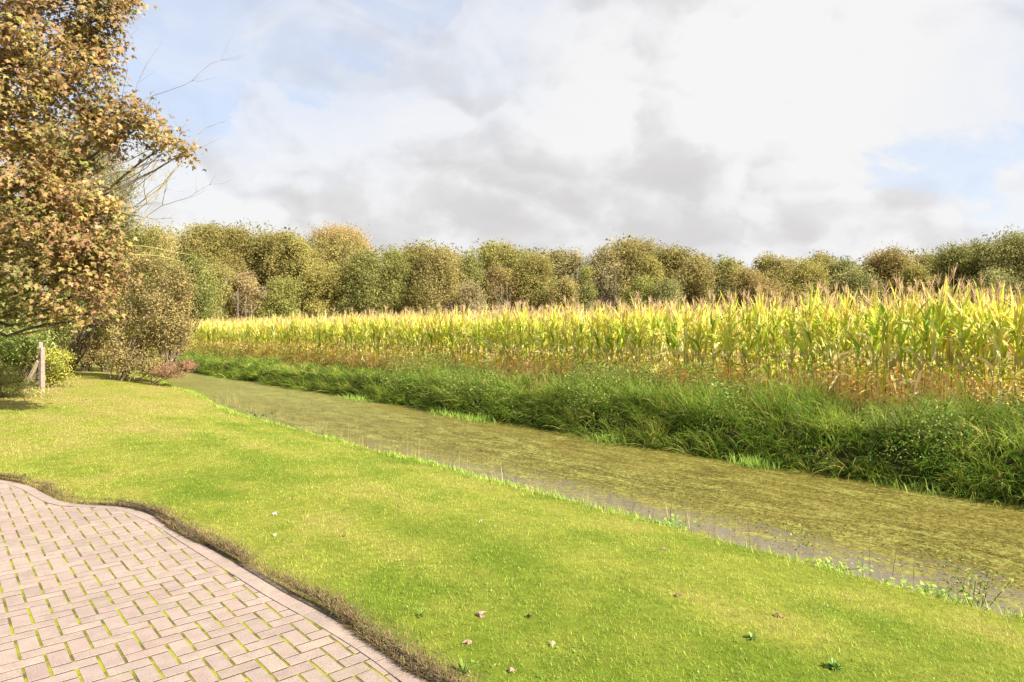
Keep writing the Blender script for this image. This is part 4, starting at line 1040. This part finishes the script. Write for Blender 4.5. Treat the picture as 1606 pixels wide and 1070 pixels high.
# ------------------------------------------------------------------ bare twigs and the willow-like fork
def bare_tree():
    Y = 24.0; bx, by = W(60, 500, Y)[:2]; bz = gz(bx, by)
    root = thing('bare_tree', (bx, by, bz), 'bare yellowish branches forking out to the right from behind the maple foliage', 'tree'); O = np.array([bx, by, bz])
    mb = MB(); YE = (.36, .30, .12); DK = (.16, .13, .09)
    def grow(a, b, r, dep, colr):
        p = crooked(a, b, 8, .035, -.04); mb.add(*tube(p, np.linspace(r, r*.35, 8), 5 if dep > 1 else 3, colr))
        if dep <= 0: return
        Lb = np.linalg.norm(b-a)
        for q in range(4 if dep > 1 else 5):
            k = rng.integers(3, 8); dr = unit((p[k]-p[k-1])+rng.normal(size=3)*.28*np.linalg.norm(p[k]-p[k-1])+np.array([0, 0, .03]))
            grow(p[k], p[k]+unit(dr+rng.normal(size=3)*.32)*Lb*rng.uniform(.25, .48), r*.45, dep-1, colr)
    tr = W(70, 420, Y)-O
    mb.add(*tube(crooked((0, 0, -.1), tr, 7, .03), np.linspace(.12, .07, 7), 7, DK))
    for (x, y_, r, cl) in ((262, 285, .045, YE), (272, 268, .035, YE), (245, 230, .03, DK), (205, 310, .03, DK), (240, 150, .022, DK), (200, 110, .02, DK), (255, 322, .03, YE), (190, 250, .04, DK)):
        e_ = W(x, y_, Y+rng.normal()*.5)-O; grow(tr, e_, r, 2, cl)
    for (x, y_) in ((300, 400), (290, 412)):
        e_ = W(x, y_, Y)-O; s0 = W(190, y_-14, Y)-O; mb.add(*tube(crooked(s0, e_, 8, .01, .03), np.linspace(.02, .008, 8), 4, (.42, .40, .12)))
        mb.add(*tube(crooked(tr, s0, 8, .03), np.linspace(.05, .02, 8), 4, YE))
    mb.build('branches', M_BARK, root)
    lf = MB(); n = 260; P, nn = ell(W(228, 250, Y)-O, np.array([40, 30, 60])/F_PX*Y, n, .2); lf.add(*leafquads(P, nn, np.full(n, .06), .5, pick([(.24, .24, .07), (.3, .24, .1)], n)))
    lf.build('leaves', M_NEAR, root)
bare_tree()

# ------------------------------------------------------------------ the autumn maple
def maple():
    Y = 14.5; bx, by = W(-150, 500, Y)[:2]; bz = gz(bx, by)-.05
    root = thing('maple_tree', (bx, by, bz), 'big autumn maple with orange-brown lobed leaves filling the upper left', 'tree'); O = np.array([bx, by, bz])
    BK = (.105, .085, .06)
    tips = [  # px, py, rx, ry, dY : masses of foliage
        (60, 60, 75, 70, 0), (140, 30, 52, 42, .3), (20, 160, 70, 70, -.4), (115, 120, 62, 58, .2), (150, 95, 34, 44, .4), (95, 215, 70, 56, 0), (165, 175, 26, 26, .5),
        (225, 196, 34, 32, .4), (262, 226, 32, 24, .6), (190, 215, 30, 30, .3), (210, 180, 22, 22, .3), (288, 240, 16, 14, .6), (30, 285, 66, 56, -.5), (110, 300, 48, 52, .0), (60, 370, 74, 52, -.3), (138, 375, 46, 46, .2),
        (170, 400, 26, 30, .3), (120, 430, 46, 36, .1), (20, 430, 44, 32, -.6), (150, 455, 26, 26, .2), (-60, 90, 90, 110, 0), (-80, 260, 90, 110, 0), (-60, 400, 70, 60, 0), (40, -50, 120, 60, 0), (150, -40, 60, 60, .2), (-120, -80, 120, 100, 0),
        (182, 5, 18, 22, .3), (75, 470, 30, 18, -.2), (168, 330, 22, 30, .2), (60, 492, 18, 12, -.2), (112, 482, 20, 14, 0), (135, 500, 10, 10, .1), (165, 478, 14, 14, .2), (20, 470, 22, 14, -.4)]
    PAL = [(.40, .25, .10), (.32, .195, .075), (.50, .36, .17), (.20, .11, .05), (.36, .28, .08), (.23, .23, .055), (.42, .35, .08), (.16, .205, .05), (.42, .23, .16)]
    PW = [.19, .18, .10, .13, .14, .11, .03, .09, .03]
    tr = MB(); hub = np.array([.2, 0, 2.2])
    tr.add(*tube(crooked((0, 0, 0), hub, 6, .02), np.linspace(.24, .19, 6), 12, BK))
    lead = W(-70, -200, Y)-O; main = crooked(hub, lead, 12, .03); tr.add(*tube(main, np.linspace(.18, .04, 12), 9, BK))
    low = W(-110, 470, Y)-O
    crown = MB(); twig = MB()
    for (px_, py_, rx, ry, dY) in tips:
        c = W(px_, py_, Y+dY)-O; r = np.array([rx, (rx+ry)*.62, ry])/F_PX*(Y+dY)
        k = int(np.clip(1+11*(c[2]-2.6-np.linalg.norm(c[:2])*.55)/(lead[2]-2), 0, 9)); st0 = main[k] if k > 0 else hub
        lp = crooked(st0, c, 9, .035, -.05); tr.add(*tube(lp, np.linspace(.055, .016, 9), 6, BK))
        kc = max(9, int(rx*ry/115)); Pc, nc = ell(c, r, kc, .45)
        for q in range(kc):
            if q % 2 == 0: j = rng.integers(4, 9); tr.add(*tube(crooked(lp[j], Pc[q], 5, .05, -.04), np.array([.013, .011, .009, .006, .003]), 4, (.22, .17, .10)))
        n = int(rx*ry*.72*9/9)+60; n = int(n*(.50 if px_ > 180 else .60))
        i = rng.integers(kc, size=n); P = Pc[i]+rng.normal(size=(n, 3))*np.array([.17, .17, .13])
        nn = rng.normal(size=(n, 3))*.55+nc[i]*.5+np.array([.15, -.25, .65]); ad = nc[i]*.8+rng.normal(size=(n, 3))*.5+np.array([0, 0, -.65])
        hue = pick(PAL, kc, PW, .06); col_ = pick(PAL, n, PW, .10)*.6+hue[i]*.4; 
        gr = sst(P[:, 2]+O[2], 4.3, 2.6)[:, None]*sst(P[:, 0]+O[0], -9, -11.5)[:, None]; col_ = col_*(1-.55*gr)+np.array([.15, .24, .06])*.55*gr
        crown.add(*lobed(P, nn, rng.uniform(.06, .14, n), np.clip(col_, 0, .9), adir=ad))
    # dark level limb low on the left
    tr.add(*tube(crooked(W(-110, 425, Y-.6)-O, W(120, 434, Y-.6)-O, 9, .012), np.linspace(.035, .012, 9), 6, (.05, .04, .03)))
    for (a, b_) in (((10, 420), (60, 320)), ((40, 330), (95, 230)), ((-30, 300), (60, 200)), ((60, 150), (130, 60)), ((120, 300), (232, 236)), ((130, 290), (255, 250)), ((90, 390), (160, 350))):
        tr.add(*tube(crooked(W(*a, Y-.2)-O, W(*b_, Y+.3)-O, 8, .03), np.linspace(.022, .008, 8), 5, (.16, .12, .08)))
    tr.build('trunk', M_BARK, root); crown.build('crown', M_MAPLE, root)
maple()

# ------------------------------------------------------------------ wooden post with its brace
def post():
    Y = CAMH*F_PX/(611-HY)*1.03; x, y = W(65.5, 500, Y)[:2]; z = gz(x, y)
    root = thing('fence_post', (x, y, z), 'weathered wooden post with split top and slanting brace at the left of the lawn', 'post', rz=math.radians(-24))
    Hh = 1.40; w = .066; mb = MB(); WOOD = (.29, .225, .18)
    zs = [0, .3, .7, 1.0, 1.2]; nlev = 12
    z_ = np.linspace(-.2, Hh, nlev); V = []
    for i_, zz in enumerate(z_):
        ww = w*(1-.05*zz)+rng.normal()*.0015
        V.append([(-ww, -ww, zz), (-.012, -ww*1.0, zz), (.012, -ww, zz), (ww, -ww, zz), (ww, ww, zz), (.012, ww, zz), (-.012, ww, zz), (-ww, ww, zz)])
    V = np.array(V); cut = nlev-3                      # the split: two prongs of unlike height at the top
    V[-1, [0, 1, 6, 7], 2] += .10; V[-1, [0, 7], 2] += .03; V[-1, [2, 3, 4, 5], 2] -= .02; V[-1, 3:5, 2] -= .03
    V[-1, [1, 6], 0] -= .03; V[-1, [2, 5], 0] += .02; V[-2, [1, 6], 0] -= .012
    Fp = []
    for i_ in range(nlev-1):
        for k in range(8):
            if i_ >= cut and k in (1, 5): continue
            Fp.append([i_*8+k, i_*8+(k+1) % 8, (i_+1)*8+(k+1) % 8, (i_+1)*8+k])
    for i_ in range(cut, nlev-1): Fp += [[i_*8+1, (i_+1)*8+1, (i_+1)*8+6, i_*8+6], [i_*8+2, i_*8+5, (i_+1)*8+5, (i_+1)*8+2]]
    b_ = cut*8; Fp += [[b_+1, b_+6, b_+5, b_+2]]; b_ = (nlev-1)*8; Fp += [[b_, b_+1, b_+6, b_+7], [b_+2, b_+3, b_+4, b_+5]]
    mb.add(V.reshape(-1, 3), np.array(Fp), WOOD); mb.build('post', M_WOOD, root)
    hb = MB()
    for (zz, hh, wd) in ((1.05, .05, .030), (.06, .055, .028), (1.13, .02, .012)):
        a = -w*1.015; q = np.array([(-wd/2, a, zz-hh), (wd/2, a, zz-hh), (wd/2, a, zz+hh), (-wd/2, a, zz+hh), (-wd/2, a+.012, zz-hh), (wd/2, a+.012, zz-hh), (wd/2, a+.012, zz+hh), (-wd/2, a+.012, zz+hh)])
        hb.add(q, np.array([[0, 1, 2, 3], [0, 4, 5, 1], [1, 5, 6, 2], [2, 6, 7, 3], [3, 7, 4, 0]]), (.03, .022, .018))
    hb.build('hinge_plate', M_WOOD, root)
    rb = MB(); a = np.array([-.085, -.06, .92]); c = np.array([-.47, -.16, .25]); dv = unit(c-a); s_ = np.cross(dv, [0, 1, 0]); s_ = unit(s_)*.045; u_ = np.array([0, .035, 0]); c = c+dv*.25
    q = np.array([a-s_-u_, a+s_-u_, a+s_+u_, a-s_+u_, c-s_-u_, c+s_-u_, c+s_+u_, c-s_+u_])
    rb.add(q, np.array([[0, 1, 2, 3], [7, 6, 5, 4], [0, 4, 5, 1], [1, 5, 6, 2], [2, 6, 7, 3], [3, 7, 4, 0]]), (.42, .34, .22))
    rb.build('brace', M_WOOD, root)
M_WOOD = solid('weathered_wood', .9, .1, .4, 10, .6, 40, (6, 6, .8))
post()

# ------------------------------------------------------------------ fallen leaves and weeds on the lawn
def fallen(px_, py_, size, colr, label, curl=1.6):
    z = 0.0
    for k in range(6):
        Y = (CAMH-z)*F_PX/(py_-HY); x, y, _ = W(px_, py_, Y); s_, t_ = xy2st(x, y); z = gz(x, y)+.035*(float(fbm(np.array(x*.6), np.array(y*.6), 11))-.5)*float(sst(np.array(s_), 7., 5.))+.022
    nr_ = rng.normal(size=(1, 3))*.35+np.array([[0, -.15, 1]])
    mb = MB().add(*lobed(np.zeros((1, 3)), nr_, np.array([size*.66]), np.array([colr])*.85, curl=curl))
    o_ = mb.build('fallen_leaf', M_DRY, loc=(x, y, z)); return tag(o_, label, 'leaf', 'fallen leaves on the lawn')
TANL, BRL, PKL, DKL, WHL = (.50, .40, .26), (.30, .19, .11), (.46, .27, .21), (.12, .08, .05), (.62, .58, .46)
fallen(430, 804, .12, WHL, 'whitish curled leaf, the largest pale one on the lawn near the paving bend')
fallen(541, 797, .07, DKL, 'small dark curled leaf right of the large whitish one')
fallen(626, 791, .10, BRL, 'brown leaf on the lawn above the small dark one')
fallen(458, 781, .08, BRL, 'little brown leaf farther up the lawn than the large whitish one')
fallen(541, 838, .06, DKL, 'tiny dark leaf lying just below the other dark one')
fallen(752, 963, .11, PKL, 'pinkish-brown leaf on the lawn, middle bottom of the picture')
fallen(736, 1004, .09, PKL, 'pinkish leaf below the larger pinkish-brown one')
fallen(830, 963, .09, DKL, 'dark leaf flat on the lawn right of the pinkish-brown one')
fallen(867, 1008, .06, TANL, 'small pale leaf on edge in the lower lawn')
fallen(1040, 859, .10, PKL, 'rosy leaf in the upper lawn towards the water')
fallen(1062, 931, .10, BRL, 'reddish-brown leaf halfway down the right lawn')
fallen(1221, 963, .12, BRL, 'spidery brown leaf on the right lawn')
fallen(800, 1048, .08, TANL, 'tan leaf close to the bottom of the lawn')
fallen(753, 816, .07, WHL, 'little whitish leaf in the middle of the lawn')
fallen(431, 838, .06, WHL, 'tiny pale leaf below the large whitish one')
fallen(248, 636, .10, BRL, 'brown leaf on the far lawn by the mown bank')
fallen(128, 627, .11, DKL, 'dark leaf on the far lawn in front of the post')
fallen(136, 626, .10, DKL, 'second dark leaf, just right of the other in front of the post')
fallen(100, 638, .12, TANL, 'tan leaf on the far lawn, lower right of the post')
fallen(195, 622, .10, TANL, 'pale brown leaf on the far lawn below the leaning shrub')
fallen(266, 674, .10, BRL, 'brown leaf alone in the left lawn between the shrub and the paving')
fallen(22, 676, .12, PKL, 'rosy flat leaf at the left side of the lawn')
fallen(245, 657, .11, (.5, .26, .12), 'orange leaf on the left lawn')
fallen(535, 937, .08, (.36, .18, .10), 'curled brown leaf on the kerb by the paving')
fallen(598, 1026, .08, (.42, .20, .08), 'orange-brown leaf on the bricks beside the kerb weed')

def weed(px_, py_, n, Lr, Wr, pal, label, cat='weed', name='weed', lean=(.3, 1.3), h=None):
    Y = CAMH*F_PX/(py_-HY); x, y, _ = W(px_, py_, Y); z = gz(x, y)
    if z < -.05 and edge_sd(np.array([x]), np.array([y]))[0][0] > 0: z = 0
    root = thing(name, (x, y, z), label, cat); c = pick(pal, n)
    az = rng.uniform(0, 6.28, n)
    MB().add(*strips(np.zeros((n, 3)), az, rng.uniform(*lean, n), rng.uniform(.1, .8, n), rng.uniform(*Lr, n)*.58, rng.uniform(*Wr, n)*.6, 4, c*.62, c*.75, prof='ell', fold=.3)).build('leaves', M_GRASS, root)
    sb = MB()
    for q in range(3): sb.add(*tube(crooked((0, 0, -.01), rng.normal(size=3)*.02+np.array([0, 0, Lr[1]*.55]), 4, .03), np.array([.0025, .002, .0016, .001]), 4, (.2, .24, .06)))
    sb.build('stem', M_GRASS, root)
GW = [(.22, .32, .06), (.30, .40, .09), (.16, .25, .05)]
weed(590, 1004, 16, (.07, .16), (.018, .034), [(.32, .40, .12), (.26, .33, .08)], 'pale weed sprawling from the kerb joint onto the bricks', lean=(.7, 1.5))
weed(728, 1045, 26, (.08, .17), (.014, .026), GW, 'green rosette weed at the bottom of the lawn beside the kerb')
weed(228, 800, 18, (.05, .12), (.02, .035), GW, 'leafy weed growing on the kerb where it starts at the paving bend')
weed(40, 744, 14, (.07, .14), (.02, .04), GW, 'small green weed at the far left edge of the paving')
weed(660, 955, 22, (.05, .11), (.012, .024), GW, 'flat green weed in the turf left of the pinkish-brown leaf')
weed(1180, 985, 22, (.05, .11), (.02, .035), [(.28, .38, .13), (.22, .32, .09)], 'broad pale green weed rosette left of the spidery brown leaf')
weed(1310, 1030, 16, (.06, .12), (.03, .05), [(.26, .36, .12), (.16, .27, .06)], 'dark green plantain weed low on the right lawn')
weed(130, 785, 20, (.04, .09), (.015, .03), GW, 'flat weed in the thin turf where the paving curves')
weed(272, 868, 10, (.03, .07), (.012, .02), [(.5, .5, .06), (.36, .42, .07)], 'tiny yellow seedling beside the kerb')

# dark broad-leaved plant at the near waterline and bright bank plants
def bank_plant(px_, py_, s_, n, size, pal, label, hh=.3, rad=.25, name='waterside_weed'):
    Y = at_s(px_, s_); x, y, _ = W(px_, py_, Y); s2, t2 = xy2st(x, y); z = max(float(ground_z(np.array(s2), np.array(t2))), WATER_Z)
    root = thing(name, (x, y, z), label, 'plant'); P = rng.normal(size=(n, 3))*np.array([rad, rad*.5, 0]); P[:, 2] = rng.uniform(.05, hh, n)
    MB().add(*leafquads(P, rng.normal(size=(n, 3))*.6+np.array([0, -.2, 1]), rng.uniform(.7, 1.2, n)*size, .75, pick(pal, n))).build('leaves', M_GRASS, root)
    sb = MB()
    for q in range(10): sb.add(*tube(crooked((rng.normal()*.03, 0, -.02), P[q]*.95, 4, .04), np.full(4, .004), 4, (.12, .14, .05)))
    sb.build('stems', M_GRASS, root)
bank_plant(396, 650, 6.6+float(bank_in(np.array(16.))), 60, .10, [(.06, .11, .04), (.09, .14, .06), (.16, .20, .10)], 'dark broad-leaved plant at the near waterline on the left part of the bank')
bank_plant(1045, 835, 6.35, 120, .05, [(.13, .24, .04), (.20, .32, .06)], 'green leafy clump on the lip of the mown bank near the open water', .14, .16)
bank_plant(1440, 940, 6.35, 130, .05, [(.22, .34, .05), (.28, .40, .08)], 'bright green leafy clump on the bank lip at the lower right', .12, .2)
bank_plant(1290, 890, 6.32, 110, .045, [(.26, .38, .06), (.2, .3, .05)], 'low bright weed patch on the bank lip left of the lower right clump', .10, .2)
bank_plant(1535, 955, 6.75, 130, .04, [(.20, .24, .06), (.28, .29, .08), (.12, .17, .045)], 'tall yellowish weed rising from the water edge at the lower right', .42, .13)
bank_plant(650, 725, 6.35, 70, .05, [(.24, .36, .06), (.30, .40, .09)], 'short bright weed patch on the bank lip in the middle of the near bank', .10, .2)
